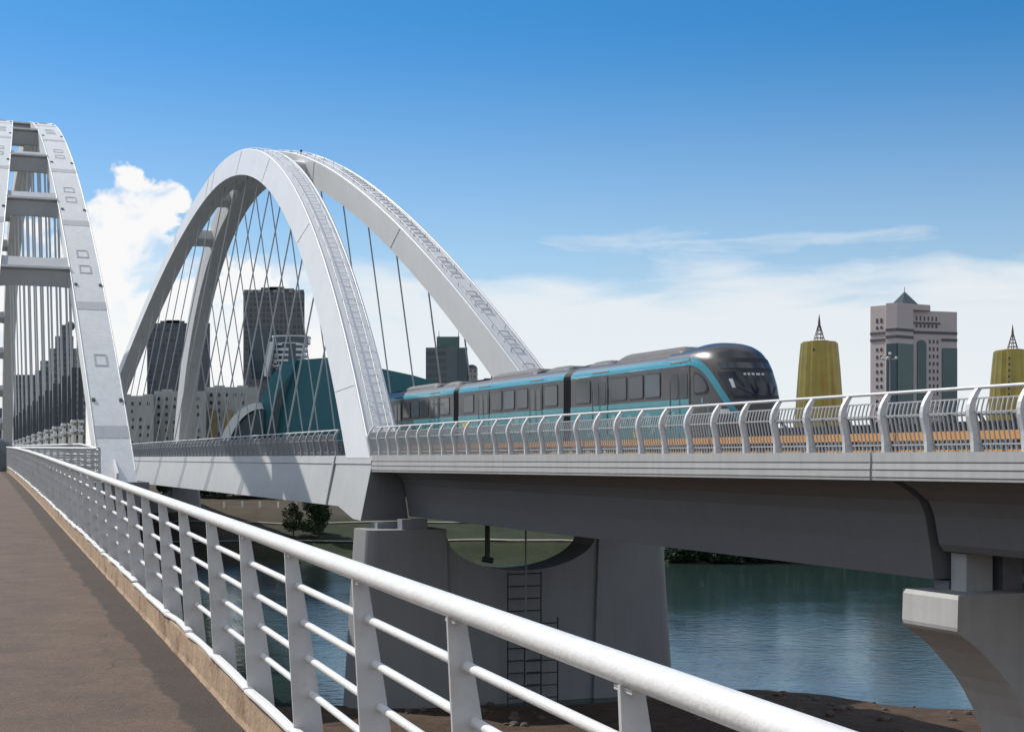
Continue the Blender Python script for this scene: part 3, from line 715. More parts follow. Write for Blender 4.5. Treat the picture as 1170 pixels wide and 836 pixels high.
# ------------------------------------------------------------------ piers
def quad_ring(pts, z): return [RAIL.P(s, l, z) for s, l in pts]
def arch_pier(label, s0, detailed=True):
    """wall pier with a scooped top between two bearing arms"""
    t = thing('bridge_pier', label, 'pier', RAIL.P(s0 + 1.4, 27.9, WZ), 'piers of the railway')
    S0, S1 = s0, s0 + 2.9; top = -3.5; bot = -14.5
    def arm(lo0, lo1, li0, li1):      # lo outer edge top/bottom, li inner edge top/bottom; rounded outer corner
        m = MB(); rings = []
        for z in (bot, -12.4, -9, -6, top):
            f = (z - top) / (bot - top); lo, li = lerp(lo0, lo1, f), lerp(li0, li1, f); sg = 1 if li > lo else -1; r = .5
            ring = [RAIL.P(S0, li, z)]
            for i in range(6):
                a = math.pi / 2 * i / 5; ring.append(RAIL.P(S0 + r - r * math.cos(a), lo + sg * (r - r * math.sin(a)), z))
            ring = [RAIL.P(S0, li, z)] + [RAIL.P(S0 + r * (1 - math.cos(math.pi / 2 * i / 5)), lo + sg * r * (1 - math.sin(math.pi / 2 * i / 5)), z) for i in range(6)]
            ring += [RAIL.P(S1 - r * (1 - math.sin(math.pi / 2 * i / 5)), lo + sg * r * (1 - math.cos(math.pi / 2 * i / 5)), z) for i in range(6)]
            ring.append(RAIL.P(S1, li, z)); rings.append(ring)
        return m.loft(rings)
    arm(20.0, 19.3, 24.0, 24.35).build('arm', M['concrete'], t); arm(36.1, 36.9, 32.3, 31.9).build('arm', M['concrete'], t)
    # web wall between the arms with the scoop cut out of its top
    n = 24; T = []
    for i in range(n + 1):
        u = i / n; l = lerp(23.96, 32.34, u); z = -3.62 - 2.05 * math.sqrt(max(0, 1 - abs(2 * u - 1) ** 2.0)); T.append((l, z))
    m = MB(); vs = []
    for (l, z) in T:
        for s in (S0 + .16, S1 - .16): vs += [RAIL.P(s, l, z), RAIL.P(s, l, bot)]
    fs = []
    for i in range(n):
        a = 4 * i; b = a + 4
        fs += [(a, b, b + 1, a + 1), (a + 2, a + 3, b + 3, b + 2), (a, a + 2, b + 2, b)]
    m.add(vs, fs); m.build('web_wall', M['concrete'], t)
    # bearings
    for l in (22.35, 33.0):
        MB().fbox(RAIL, S0 + .25, S0 + 1.05, l - .55, l + .75, top, top + .50).build('bearing', M['bearing'], t)
        MB().fbox(RAIL, S0 + 1.6, S0 + 2.7, l - 1.4, l + .2, top, top + .30).build('bearing', M['bearing'], t)
    if detailed:
        MB().tube([RAIL.P(S0 + .5, 26.35, -3.0), RAIL.P(S0 + .5, 26.35, -5.1)], .13, 8).tube([RAIL.P(S0 + .5, 26.1, -5.05), RAIL.P(S0 + .5, 26.62, -5.15)], .15, 8).build('drain_pipe', M['dark_steel'], t)
        MB().tube([RAIL.P(S0 - .3, 28.1, -2.95), RAIL.P(S0 - .3, 28.1, -12.2)], .055, 6).build('downpipe', M['bearing'], t)
        for l0, l1, z0, z1 in ((27.2, 29.0, -12.3, -5.7), (27.95, 29.75, -12.3, -8.0)):
            m = MB()
            for l in (l0, l1): m.tube([RAIL.P(S0 - .12 if l0 < 27.5 else S0 - .5, l, z0), RAIL.P(S0 - .12 if l0 < 27.5 else S0 - .5, l, z1)], .04, 5)
            z = z0 + .3
            while z < z1: m.tube([RAIL.P(S0 - .12 if l0 < 27.5 else S0 - .5, l0, z), RAIL.P(S0 - .12 if l0 < 27.5 else S0 - .5, l1, z)], .03, 5); z += .62
            m.build('ladder', M['dark_steel'], t)
    return t
arch_pier('grey pier with scooped top and ladder under the near foot of the rail arch', 69.3)
arch_pier('distant grey pier under the far end of the rail arch', 209.5, False)
# hammerhead pier at the right
t = thing('bridge_pier', 'pale hammerhead pier with a curved underside at the right edge', 'pier', RAIL.P(30.1, 27.7, -14), 'piers of the railway')
PS = .974
half = [(23.0, -3.29), (22.97, -4.16), (23.10, -4.26), (23.4, -4.45), (23.8, -4.76), (24.2, -5.15), (24.55, -5.52), (24.85, -5.92), (25.15, -6.42), (25.4, -6.95), (25.65, -7.7), (25.85, -8.7), (26.0, -10.2), (26.05, -15)]
half = [(l * PS, z * PS) for l, z in half]; sec = half + [(54.6 - l, z) for l, z in reversed(half)]
m = MB(); rings = [[RAIL.P(s, l, z) for l, z in sec] for s in (29.1 * PS, 31.25 * PS)]
m.loft(rings); m.build('cap_and_shaft', M['cap_concrete'], t, bevel=.10)
for l in (23.3, 31.6):
    MB().fbox(RAIL, 29.15, 29.72, l - .02, l + .75, -3.205, -2.30).build('bearing', M['cap_concrete'], t)
    MB().fbox(RAIL, 29.85, 30.4, l, l + .8, -3.205, -3.0).build('bearing', M['bearing'], t)
    MB().fbox(RAIL, 29.2, 29.6, l + 1.1, l + 1.7, -3.205, -2.31).build('bearing', M['bearing'], t)

# ------------------------------------------------------------------ train
TL = 25.72; HW = 1.32                         # track centre, half width
tr = thing('train', 'teal and dark grey metro train crossing the viaduct, rounded cab facing right', 'train', RAIL.P(55, TL, .12))
def prof_w(z):      # half width of the body at height z
    if z < .35: return HW - .10
    if z < .7: return HW - .02
    if z < 3.15: return HW
    t = min(1, (z - 3.15) / .5); return HW - .42 * t ** 2.2
ZR = [.30, .36, .7, 1.2, 1.8, 2.4, 2.9, 3.15, 3.3, 3.42, 3.52, 3.60, 3.65]
def car(s0, s1):
    m = MB(); rings = []
    for s in (s0, s0 + .05, s1 - .05, s1):
        sh = .06 if s in (s0, s1) else 0
        ring = [RAIL.P(s, TL - prof_w(z) + sh, z) for z in ZR] + [RAIL.P(s, TL - .45, 3.72), RAIL.P(s, TL + .45, 3.72)] + [RAIL.P(s, TL + prof_w(z) - sh, z) for z in reversed(ZR)]
        rings.append(ring)
    for i in range(3):
        m.loft(rings[i:i + 2], cap=False)
    m.add(rings[0], [tuple(range(len(rings[0])))]); m.add(rings[-1], [tuple(range(len(rings[0])))])
    return m
# nose: plan is a blunt super-ellipse whose length depends on height
SB = 45.3
def noseL(z):
    pts = [(.3, 2.5), (.8, 2.75), (1.4, 2.92), (1.9, 2.92), (2.4, 2.74), (2.9, 2.40), (3.3, 2.02), (3.6, 1.72), (3.78, 1.42), (3.9, 1.0), (3.96, .4)]
    for (a, la), (b, lb) in zip(pts, pts[1:]):
        if z <= b:
            t = (z - a) / (b - a); return lerp(la, lb, max(0, t))
    return .3
def noseW(z):
    if z < 3.1: return prof_w(z)
    t = min(1, (z - 3.1) / .87); return HW * math.sqrt(max(.02, 1 - t ** 2.6)) * (1 - .05 * t)
EX = 2.45
def nose_pt(z, th, off=0.0):     # th -90..90 degrees, -90 = near side
    a = math.radians(th); c, s_ = math.cos(a), math.sin(a)
    q = noseW(z) * math.copysign(abs(s_) ** (2 / EX), s_); ln = noseL(z) * abs(c) ** (2 / EX)
    return (SB - ln - off * c, TL + q + off * s_)
def th_for_s(z, s):              # angle on the near side for station s
    f = min(1, max(0, (SB - s) / noseL(z))); return -math.degrees(math.acos(f ** (EX / 2)))
def side_pt(s, z, off=.012):
    if s >= SB: return RAIL.P(s, TL - prof_w(z) - off, z)
    a, b = nose_pt(z, th_for_s(z, s), off); return RAIL.P(a, b, z)
def side_patch(m, s0, s1, z0, z1, off=.012, rad=0.0, ns=8, nz=4):
    # s0<s1 ; rectangular patch draped over the near side
    vs = [side_pt(lerp(s0, s1, i / ns), lerp(z0, z1, j / nz), off) for j in range(nz + 1) for i in range(ns + 1)]
    return m.add(vs, [(j * (ns + 1) + i, j * (ns + 1) + i + 1, (j + 1) * (ns + 1) + i + 1, (j + 1) * (ns + 1) + i) for j in range(nz) for i in range(ns)])
def far_patch(m, s0, s1, z0, z1, off=.012):
    return m.add([RAIL.P(s0, TL + prof_w(z0) + off, z0), RAIL.P(s1, TL + prof_w(z0) + off, z0), RAIL.P(s1, TL + prof_w(z1) + off, z1), RAIL.P(s0, TL + prof_w(z1) + off, z1)], [(0, 1, 2, 3)])
def rounded(m, s0, s1, z0, z1, off, r=.12):
    pts = []
    for cs_, cz, a0 in ((s1 - r, z1 - r, 0), (s0 + r, z1 - r, 90), (s0 + r, z0 + r, 180), (s1 - r, z0 + r, 270)):
        for i in range(5):
            a = math.radians(a0 + 22.5 * i); pts.append((cs_ + r * math.cos(a), cz + r * math.sin(a)))
    c = side_pt((s0 + s1) / 2, (z0 + z1) / 2, off); vs = [c] + [side_pt(a, b, off) for a, b in pts]
    return m.add(vs, [(0, i + 1, (i + 1) % len(pts) + 1) for i in range(len(pts))])
def dress(body, s0, s1, lead):
    """paint bands, windows and doors on one car; s0 is its front (towards the viewer's right)"""
    a = s0 if not lead else 45.2
    side_patch(MB(), a, s1, 3.17, 3.44, .010, ns=2).build('cantrail_band', M['teal'], body)
    lo = MB(); side_patch(lo, s0 if not lead else 43.9, s1, .50, 1.86, .010, ns=10); far_patch(lo, max(s0, 46), s1, .5, 1.86); lo.build('lower_panel', M['teal_dark'], body)
    side_patch(MB(), s0 if not lead else 44.2, s1, 1.86, 2.03, .014, ns=10).build('waist_band', M['teal_pale'], body)
    rnd = random.Random(int(s0 * 10)); mo = MB(); mg = MB()
    for i in range(26):
        q = rnd.uniform(max(s0, 45.5) + .3, s1 - .6); z = rnd.uniform(.9, 1.75); h = rnd.uniform(.08, .32); wd = rnd.uniform(.15, .55)
        k = 9; pts = [(q + wd * math.cos(2 * math.pi * j / k) * rnd.uniform(.4, 1), z + h * math.sin(2 * math.pi * j / k) * rnd.uniform(.4, 1)) for j in range(k)]
        tgt = MB(); tgt.add([side_pt(q, z, .016)] + [side_pt(u, min(v, 1.84), .016) for u, v in pts], [(0, j + 1, (j + 1) % k + 1) for j in range(k)])
        tgt.build('floral_motif', M['motif_gold' if i % 9 == 0 else 'motif'], body)
def door(body, s0, s1):
    d_ = MB(); rounded(d_, s0, s1, 2.05, 3.12, .022, .08); d_ = d_.build('door', M['train_grey'], body)
    m = MB(); c = (s0 + s1) / 2
    for x0, x1 in ((s0 - .03, s0 + .03), (c - .02, c + .02), (s1 - .03, s1 + .03)): side_patch(m, x0, x1, .62, 3.32, .027, ns=1)
    side_patch(m, s0 - .03, s1 + .03, 3.30, 3.36, .028, ns=1)
    m.build('seal', M['dark_steel'], d_)
    for x0, x1 in ((s0 + .13, c - .10), (c + .10, s1 - .13)):
        w_ = MB(); rounded(w_, x0, x1, 2.05, 2.93, .032, .10); w_.build('pane', M['glass'], d_)
def window(body, s0, s1, g='glass'):
    f_ = MB(); rounded(f_, s0, s1, 2.14, 3.04, .020, .12); f_ = f_.build('window', M['win_frame'], body)
    p_ = MB(); rounded(p_, s0 + .05, s1 - .05, 2.19, 2.99, .026, .10); p_.build('pane', M[g], f_)
def roof_gear(body, a, b, h, w_=.95):
    m = MB(); rings = []
    for s, f in ((a, 0), (a + .05, .5), (a + .55, .96), (a + .9, 1), (b - .9, 1), (b - .45, .9), (b - .04, .35), (b, 0)):
        z0 = 3.45; rings.append([RAIL.P(s, TL - w_, z0), RAIL.P(s, TL - w_ + .12, lerp(z0 + .15, h - .14, f)), RAIL.P(s, TL - w_ + .36, lerp(z0 + .2, h, f)), RAIL.P(s, TL + w_ - .36, lerp(z0 + .2, h, f)), RAIL.P(s, TL + w_ - .12, lerp(z0 + .15, h - .14, f)), RAIL.P(s, TL + w_, z0)])
    m.loft(rings).build('roof_unit', M['train_roof'], body)
# leading car
J1, J2, J3 = 55.45, 69.0, 82.6
c1 = car(SB, J1 - .32).build('car_body', M['train_grey'], tr)
dress(c1, 42.2, J1 - .36, True)
for x0, x1, g in ((53.15, 54.55, 'glass'), (49.92, 51.35, 'glass'), (48.55, 49.78, 'glass'), (47.2, 48.42, 'glass2')): window(c1, x0, x1, g)
door(c1, 51.6, 52.95); door(c1, 45.05, 46.45)
roof_gear(c1, 46.2, 51.9, 3.95); roof_gear(c1, 52.3, 54.7, 3.84)
# nose shell
m = MB(); zs = [.30 + .09 * i for i in range(33)] + [3.28, 3.36, 3.44, 3.52, 3.6, 3.67, 3.73, 3.79, 3.84, 3.88, 3.92, 3.945, 3.957]
TH = [-90 + 6 * i for i in range(31)]
m.loft([[RAIL.P(*nose_pt(z, th), z) for th in TH] for z in zs], cap=False, sm=True, closed=False)
top = [RAIL.P(*nose_pt(3.957, th), 3.957) for th in TH]; m.add(top, [tuple(range(len(top)))])
rings = [[RAIL.P(s, TL + noseW(z) * sg * (1 if z < 3.5 else f), lerp(z, min(z, 3.70), 1 - f2)) for sg, z in ([(-1, q) for q in (3.1, 3.3, 3.5, 3.65, 3.8, 3.9, 3.957)] + [(1, q) for q in (3.957, 3.9, 3.8, 3.65, 3.5, 3.3, 3.1)])] for s, f, f2 in ((SB + .02, 1, 1), (SB + .6, 1.0, .8), (SB + 1.6, 1.0, .0))]
m.loft(rings, sm=True)
cab = m.build('cab', M['train_hood'], tr)
# grey side panel on the cab behind the swoosh, swoosh, cab side window
def swz(z):   # station of the swoosh centre line at height z
    pts = [(1.5, 42.35), (1.75, 42.55), (2.05, 42.85), (2.4, 43.22), (2.75, 43.62), (3.0, 43.98), (3.15, 44.35), (3.25, 44.8), (3.30, 45.3)]
    if z <= pts[0][0]: return pts[0][1]
    for (a, sa), (b, sb_) in zip(pts, pts[1:]):
        if z <= b: return lerp(sa, sb_, (z - a) / (b - a))
    return pts[-1][1]
def SQ(q): return SB - (SB - q) * .84
m = MB(); vs = []; zz = [.6 + .08 * i for i in range(32)]
for z in zz:
    z = min(z, 3.1)
    for i in range(7): vs.append(side_pt(lerp(SQ(swz(z)) + .05, SB + .02, i / 6), z, .008))
m.add(vs, [(j * 7 + i, j * 7 + i + 1, j * 7 + i + 8, j * 7 + i + 7) for j in range(len(zz) - 1) for i in range(6)])
m.build('side_panel', M['train_grey'], cab)
m = MB(); vs = []
path = [(45.32, 3.305), (45.0, 3.30), (44.7, 3.265), (44.4, 3.19), (44.12, 3.08), (43.85, 2.93), (43.6, 2.74), (43.35, 2.53), (43.1, 2.30), (42.88, 2.08), (42.66, 1.86), (42.46, 1.64), (42.3, 1.42), (42.2, 1.2)]
path = [(SQ(a), b) for a, b in path]
for i, (s, z) in enumerate(path):
    a = path[max(0, i - 1)]; b = path[min(len(path) - 1, i + 1)]; dx, dz = b[0] - a[0], b[1] - a[1]; n = math.hypot(dx, dz); hw = lerp(.135, .10, i / len(path))
    nx_, nz_ = dz / n, -dx / n
    vs += [side_pt(s + nx_ * hw, z + nz_ * hw, .02), side_pt(s, z, .022), side_pt(s - nx_ * hw, z - nz_ * hw, .02)]
m.add(vs, [(3 * i + j, 3 * i + j + 1, 3 * i + j + 4, 3 * i + j + 3) for i in range(len(path) - 1) for j in range(2)])
m.build('swoosh', M['teal'], cab)
def poly_patch(pts, off):
    cx_, cz_ = sum(p[0] for p in pts) / len(pts), sum(p[1] for p in pts) / len(pts)
    m = MB(); rings_ = []
    for f in (1, .66, .33): rings_.append([side_pt(lerp(cx_, a, f), lerp(cz_, b, f), off) for a, b in pts])
    n = len(pts); vs = [p for r in rings_ for p in r] + [side_pt(cx_, cz_, off)]
    fs = []
    for i in range(2): fs += [(i * n + j, i * n + (j + 1) % n, (i + 1) * n + (j + 1) % n, (i + 1) * n + j) for j in range(n)]
    fs += [(2 * n + j, 2 * n + (j + 1) % n, 3 * n) for j in range(n)]
    return m.add(vs, fs)
cw = [(SQ(a), b) for a, b in [(44.62, 2.92), (44.3, 2.86), (44.05, 2.74), (43.82, 2.56), (43.66, 2.34), (43.70, 2.22), (43.84, 2.16), (44.2, 2.15), (44.58, 2.15), (44.66, 2.24), (44.68, 2.8)]]
f_ = poly_patch(cw, .024).build('cab_window', M['black'], cab)
poly_patch([(lerp(SQ(44.2), a, .84), lerp(2.5, b, .84)) for a, b in cw], .032).build('pane', M['glass'], f_)
# windscreen mask, glass, display and wipers on the front
def front_patch(m, zth, off):
    # zth: list of (z, th_near, th_far)
    nth = 14; vs = []
    for z, a, b in zth:
        for i in range(nth + 1):
            s, l = nose_pt(z, lerp(a, b, i / nth), off); vs.append(RAIL.P(s, l, z))
    return m.add(vs, [(j * (nth + 1) + i, j * (nth + 1) + i + 1, (j + 1) * (nth + 1) + i + 1, (j + 1) * (nth + 1) + i) for j in range(len(zth) - 1) for i in range(nth)], True)
ws = [(1.95, -34, 34), (2.0, -40, 40), (2.08, -44, 44), (2.3, -49, 49), (2.6, -54, 54), (2.9, -58, 58), (3.15, -61, 61), (3.28, -60, 60), (3.34, -54, 54)]
mask_ = front_patch(MB(), ws, .016).build('windscreen', M['black'], cab)
front_patch(MB(), [(2.06, -35, 35), (2.12, -39, 39), (2.3, -42.5, 42.5), (2.6, -47, 47), (2.86, -50.5, 50.5)], .022).build('glass', M['front_glass'], mask_)
front_patch(MB(), [(2.98, -44, 40), (3.06, -45, 41), (3.18, -46, 42)], .022).build('destination_display', M['glass'], mask_)
mk = MB()
for i in range(5):
    if True: front_patch(mk, [(2.74, -17 + 5.2 * i, -13.6 + 5.2 * i), (2.81, -17 + 5.2 * i, -13.6 + 5.2 * i)], .028)
mk.build('display_mark', M['pale_mark'], mask_)
def front_line(z0, t0, z1, t1, r):
    return MB().tube([RAIL.P(*nose_pt(lerp(z0, z1, i / 6), lerp(t0, t1, i / 6), .05), lerp(z0, z1, i / 6)) for i in range(7)], r, 6)
front_line(2.02, -6, 2.35, -30, .016).build('wiper', M['dark_steel'], mask_); front_line(2.02, 8, 2.40, 25, .016).build('wiper', M['dark_steel'], mask_)
front_patch(MB(), [(2.32, -36, -32), (2.48, -37, -32.5), (2.62, -38, -33)], .03).build('sun_visor', M['pale_mark'], mask_)
front_patch(MB(), [(1.45, -52, -36), (1.52, -53, -34), (1.62, -53, -35)], .018).build('headlight', M['pale_mark'], cab); front_patch(MB(), [(1.45, 36, 52), (1.52, 34, 53), (1.62, 35, 53)], .018).build('headlight', M['pale_mark'], cab)
# following cars
for a, b in ((J1, J2), (J2, J3)):
    cb = car(a + .32, b - .32).build('car_body', M['train_grey'], tr); dress(cb, a + .36, b - .36, False)
    q = a
    for x0, x1, g in ((.95, 2.35, 'glass'), (4.2, 5.5, 'glass'), (5.75, 7.05, 'glass2'), (7.3, 8.6, 'glass'), (11.0, 12.4, 'glass')): window(cb, q + x0, q + x1, g)
    door(cb, q + 2.6, q + 3.95); door(cb, q + 8.95, q + 10.3)
    roof_gear(cb, a + .9, a + 3.6, 3.86); roof_gear(cb, a + 4.3, a + 10.2, 3.93)
for j in (J1, J2, J3):
    m = MB(); rings = []
    for i in range(9):
        s = j - .34 + .085 * i; e = -.03 if i % 2 else .03
        rings.append([RAIL.P(s, TL - prof_w(z) - e + .03, z) for z in ZR] + [RAIL.P(s, TL, 3.84 + e)] + [RAIL.P(s, TL + prof_w(z) + e - .03, z) for z in reversed(ZR)])
    m.loft(rings); m.build('gangway', M['black'], tr)
for s in (44.8, 47.0, 51.8, 54.0, 57, 59.2, 65.5, 67.7, 70.6, 72.8):
    for dl in (-.75, .75): MB().tube([RAIL.P(s, TL + dl - .07, .53), RAIL.P(s, TL + dl + .07, .53)], .40, 18).build('wheel', M['dark_steel'], tr)

# ------------------------------------------------------------------ city behind
GZ = -6.0
def pxx(x, Y): return (x - CX) / F * Y
def pzz(y, Y): return (HY - y) / F * Y
def blockb(x0, x1, yt, Y, dep, skew=0.0):
    m = MB(); a, b, z = pxx(x0, Y), pxx(x1, Y), pzz(yt, Y)
    a2, b2 = pxx(x0 + .6, Y + dep), pxx(x1 - .6, Y + dep)
    return m.hexa([(a, Y, GZ), (b, Y + skew, GZ), (b2, Y + skew + dep, GZ), (a2, Y + dep, GZ), (a, Y, z), (b, Y + skew, z), (b2, Y + skew + dep, z), (a2, Y + dep, z)])
def building(name, label, cat, x, Y, group=None): return thing(name, label, cat, (pxx(x, Y), Y, GZ), group)

def gold_tower(x, ytop, ymast, Y, label):
    t = building('gold_tower', label, 'tower', x, Y, 'gold conical towers'); k = Y / F
    n = 180; rings = []
    for y, hw in ((ytop, 21.6), (ytop + 14, 23.0), (ytop + 30, 24.5), (ytop + 57, 26.4), (ytop + 90, 28.6), (523 + 6.0 / k, 31)):
        rings.append([Vector((pxx(x, Y + 14) + hw * k * math.cos(2 * math.pi * i / n) * (1 - .05 * abs(math.sin(9 * 2 * math.pi * i / n))), Y + 14 + hw * k * math.sin(2 * math.pi * i / n) * (1 - .05 * abs(math.sin(9 * 2 * math.pi * i / n))), pzz(y, Y))) for i in range(n)])
    b = MB().loft(rings, sm=True).build('body', M['gold'], t)
    c = Vector((pxx(x, Y + 14), Y + 14, pzz(ytop, Y)))
    m = MB(); rr_ = 19.8 * k
    m.loft([[c + Vector((rr_ * f * math.cos(2 * math.pi * i / 24), rr_ * f * math.sin(2 * math.pi * i / 24), z)) for i in range(24)] for z, f in ((0, 1), (.5, 1), (.7, .6), (1.0, .55))])
    m.build('roof', M['gold_dark'], t)
    for i in range(7 if x > 1000 else 1):
        rr0 = (22.2 + i * .62) * k + .18; a = -2.05; z = pzz(ytop + 9 + 7 * i, Y)
        MB().box(c.x + rr0 * math.cos(a) - .35, c.x + rr0 * math.cos(a) + .35, c.y + rr0 * math.sin(a) - .2, c.y + rr0 * math.sin(a) + .2, z - .5, z + .5).build('window', M['dark_win'], t)
    m = MB(); hm = (ytop - ymast) * k; w0 = 6.6 * k; b0 = c + Vector((0, 0, .8))
    for i in range(6):
        a = math.pi / 3 * i; m.tube([b0 + Vector((w0 * math.cos(a), w0 * math.sin(a), 0)), b0 + Vector((.5 * math.cos(a), .5 * math.sin(a), hm * .58))], .16, 4)
    for f in (.12, .26, .40):
        rr0 = lerp(w0, .5, f / .58); m.tube([b0 + Vector((rr0 * math.cos(2 * math.pi * i / 12), rr0 * math.sin(2 * math.pi * i / 12), hm * f)) for i in range(13)], .13, 4)
    m.tube([b0 + Vector((0, 0, hm * .5)), b0 + Vector((0, 0, hm * .72)), b0 + Vector((0, 0, hm * .98))], [.62, .5, .10], 8)
    m.build('mast', M['mast'], t)
gold_tower(936, 389, 357, 600, 'gold conical tower with a red mast, just right of the train cab')
gold_tower(1157, 399, 369, 640, 'gold conical tower with a red mast, cut by the right edge of the frame')

# stone office tower with a pyramid roof
Y = 520; t = building('office_tower', 'pinkish stone office tower with a green pyramid roof and dark glass bays', 'tower', 1044, Y); k = Y / F
def V(x, dy): return (pxx(x, Y + dy), Y + dy)
foot = [V(994.5, 14), V(1012, 9), V(1012.2, 3), V(1025, 0), V(1043.5, 5), V(1043.6, 8), V(1093.5, 14), V(1093.5, 40), V(994.5, 40)]
def prism(pts, z0, z1):
    n = len(pts); return MB().loft([[Vector((a, b, z0)) for a, b in pts], [Vector((a, b, z1)) for a, b in pts]])
wall = prism(foot, GZ, pzz(352, Y)).build('wall', M['stone'], t)
prism([V(994.5, 14), V(1012, 9), V(1012.2, 3), V(1025, 0), V(1043.5, 5), V(1063, 9), V(1063, 36), V(994.5, 36)], pzz(352, Y) + .02, pzz(345.5, Y)).build('parapet', M['stone'], t)
prism([V(1018, 8), V(1051, 12), V(1051, 30), V(1018, 30)], pzz(345.5, Y), pzz(343.5, Y)).build('roof_base', M['stone'], t)
ap = Vector((pxx(1033.5, Y + 19), Y + 19, pzz(326, Y))); z = pzz(345, Y)
pr = [Vector((pxx(x, Y + q), Y + q, z)) for x, q in ((1018.5, 9), (1031, 8.5), (1051, 13), (1049, 29), (1021, 29))]
r_ = MB().add(pr + [ap], [(0, 1, 5), (1, 2, 5), (2, 3, 5), (3, 4, 5), (4, 0, 5), (0, 4, 3, 2, 1)]).build('roof', M['roof_green'], t)
MB().tube([ap - Vector((0, 0, .4)), ap + Vector((0, 0, 1.6))], .12, 5).build('spike', M['mast'], r_)
segs = [((994.5, 14), (1012, 9)), ((1012.2, 3), (1025, 0)), ((1025, 0), (1043.5, 5)), ((1043.6, 8), (1093.5, 14))]
def on(seg_, f0, f1, y0, y1, off, mname, name, par):
    (xa, da), (xb, db) = seg_; pa_, pb_ = Vector((*V(xa, da), 0)), Vector((*V(xb, db), 0)); nv = Vector(((pb_ - pa_).y, -(pb_ - pa_).x, 0)).normalized() * off
    a, b = pa_.lerp(pb_, f0), pa_.lerp(pb_, f1); z0, z1 = pzz(y1, Y), pzz(y0, Y)
    q = [a, b, b + nv, a + nv]
    return MB().hexa([Vector((p.x, p.y, z0)) for p in q] + [Vector((p.x, p.y, z1)) for p in q]).build(name, M[mname], par)
for sg, dyy in zip(segs, (1.5, .0, .0, 1.0)):
    on(sg, 0.0, 1.0, 374.6 + dyy, 377.6 + dyy, .25, 'stone_dark', 'stone_band', wall)
for sg, dyy in ((segs[0], 1.4), (segs[1], 0), (segs[2], 0)): on(sg, 0.0, 1.0, 382.6 + dyy, 385.6 + dyy, .25, 'stone_dark', 'stone_band', wall)
on(segs[3], .64, 1.0, 383.6, 386.6, .25, 'stone_dark', 'stone_band', wall)
on(segs[1], .08, 1.0, 392, 530, .3, 'glass_blue', 'glass_bay', wall); on(segs[2], .0, .98, 392, 530, .3, 'glass_green', 'glass_bay', wall)
on(segs[3], .65, .995, 394.5, 530, .3, 'glass_green', 'glass_bay', wall)
on(segs[3], .08, .285, 391, 530, .3, 'glass_green', 'glass_bay', wall)
for i in range(5):                     # pointed head of the tall arched bay
    f = i / 5; on(segs[3], .08 + .09 * f * f, .285 - .09 * f * f, 391 - 1.0 * (i + 1), 391 - 1.0 * i, .3, 'glass_green', 'arch_head', wall)
for r0 in range(16):
    y = 385.5 + 8.6 * r0
    for c0 in range(3): on(segs[3], .355 + .088 * c0, .39 + .088 * c0, y, y + 4.2, .12, 'dark_win', 'window', wall)
for r0 in range(13):
    y = 395 + 8.6 * r0
    for c0 in range(2): on(segs[0], .38 + .28 * c0, .50 + .28 * c0, y, y + 4, .12, 'dark_win', 'window', wall)
for y in (360.5, 369.5):
    for c0 in range(2): on(segs[0], .38 + .28 * c0, .50 + .28 * c0, y, y + (5.2 if y < 365 else 3.4), .12, 'dark_win', 'window', wall)
for c0 in range(6):
    on(segs[3], .055 + .09 * c0, .085 + .09 * c0, 358.5, 363.5, .12, 'dark_win', 'window', wall)
    on(segs[3], .05 + .09 * c0, .095 + .09 * c0, 368.2, 371.5, .12, 'dark_win', 'window', wall)
on(segs[3], .0, .60, 365.3, 367.2, .35, 'stone_dark', 'ledge', wall)
for x, y in ((1001, 343.6), (1008, 343.0), (1056, 343.4), (1061, 342.6)): MB().box(pxx(x, Y + 18) - .5, pxx(x, Y + 18) + .5, Y + 18, Y + 19, pzz(346.2, Y), pzz(y, Y)).build('roof_plant', M['stone_dark'], t)

# tall lamp mast in front of it
Y2 = 255; t = thing('lamp_mast', 'tall lamp mast with a ring of globes, in front of the stone office tower', 'street lamp', (pxx(1017, Y2), Y2, GZ))
c = Vector((pxx(1017, Y2), Y2, 0)); zt = pzz(404, Y2); za = pzz(411, Y2)
MB().tube([c + Vector((0, 0, GZ - .3)), c + Vector((0, 0, zt))], [.22, .09], 8).build('pole', M['bearing'], t)
for i in range(5):
    a = .4 + 2 * math.pi * i / 5; e = c + Vector((1.25 * math.cos(a), 1.25 * math.sin(a), za))
    ar = MB().tube([c + Vector((0, 0, za + .1)), e], .05, 5).build('arm', M['bearing'], t); MB().ball(e + Vector((0, 0, .28)), .24).build('globe', M['pale_trim'], ar)
MB().ball(c + Vector((0, 0, zt)), .28).build('globe', M['pale_trim'], t)

# dark gridded tower between the hangers
Y = 720; t = building('dark_tower', 'tall dark gridded tower with a glass bay, seen through the arch hangers', 'tower', 313, Y)
blockb(278, 348, 334, Y, 26).build('wall', M['grid_dark'], t)
blockb(278.6, 347.4, 331, Y + .6, 24).build('parapet', M['grid_side'], t)
for a, b, y in ((298, 316, 328.5), (308, 325, 327.6), (325, 336, 329.5)): blockb(a, b, y, Y + 6, 12).build('roof_plant', M['stone_dark'], t)
m = MB(); k = Y / F
m.loft([[Vector((pxx(301, Y) + 17 * k * math.cos(math.pi * i / 12) * f, Y - 9 * k * math.sin(math.pi * i / 12) * f - .1, pzz(y, Y))) for i in range(13)] for y, f in ((432, .72), (425, .8), (412, .9), (400, .97), (380, 1), (377, 1))], sm=False)
m.build('glass_bay', M['glass_blue'], t)
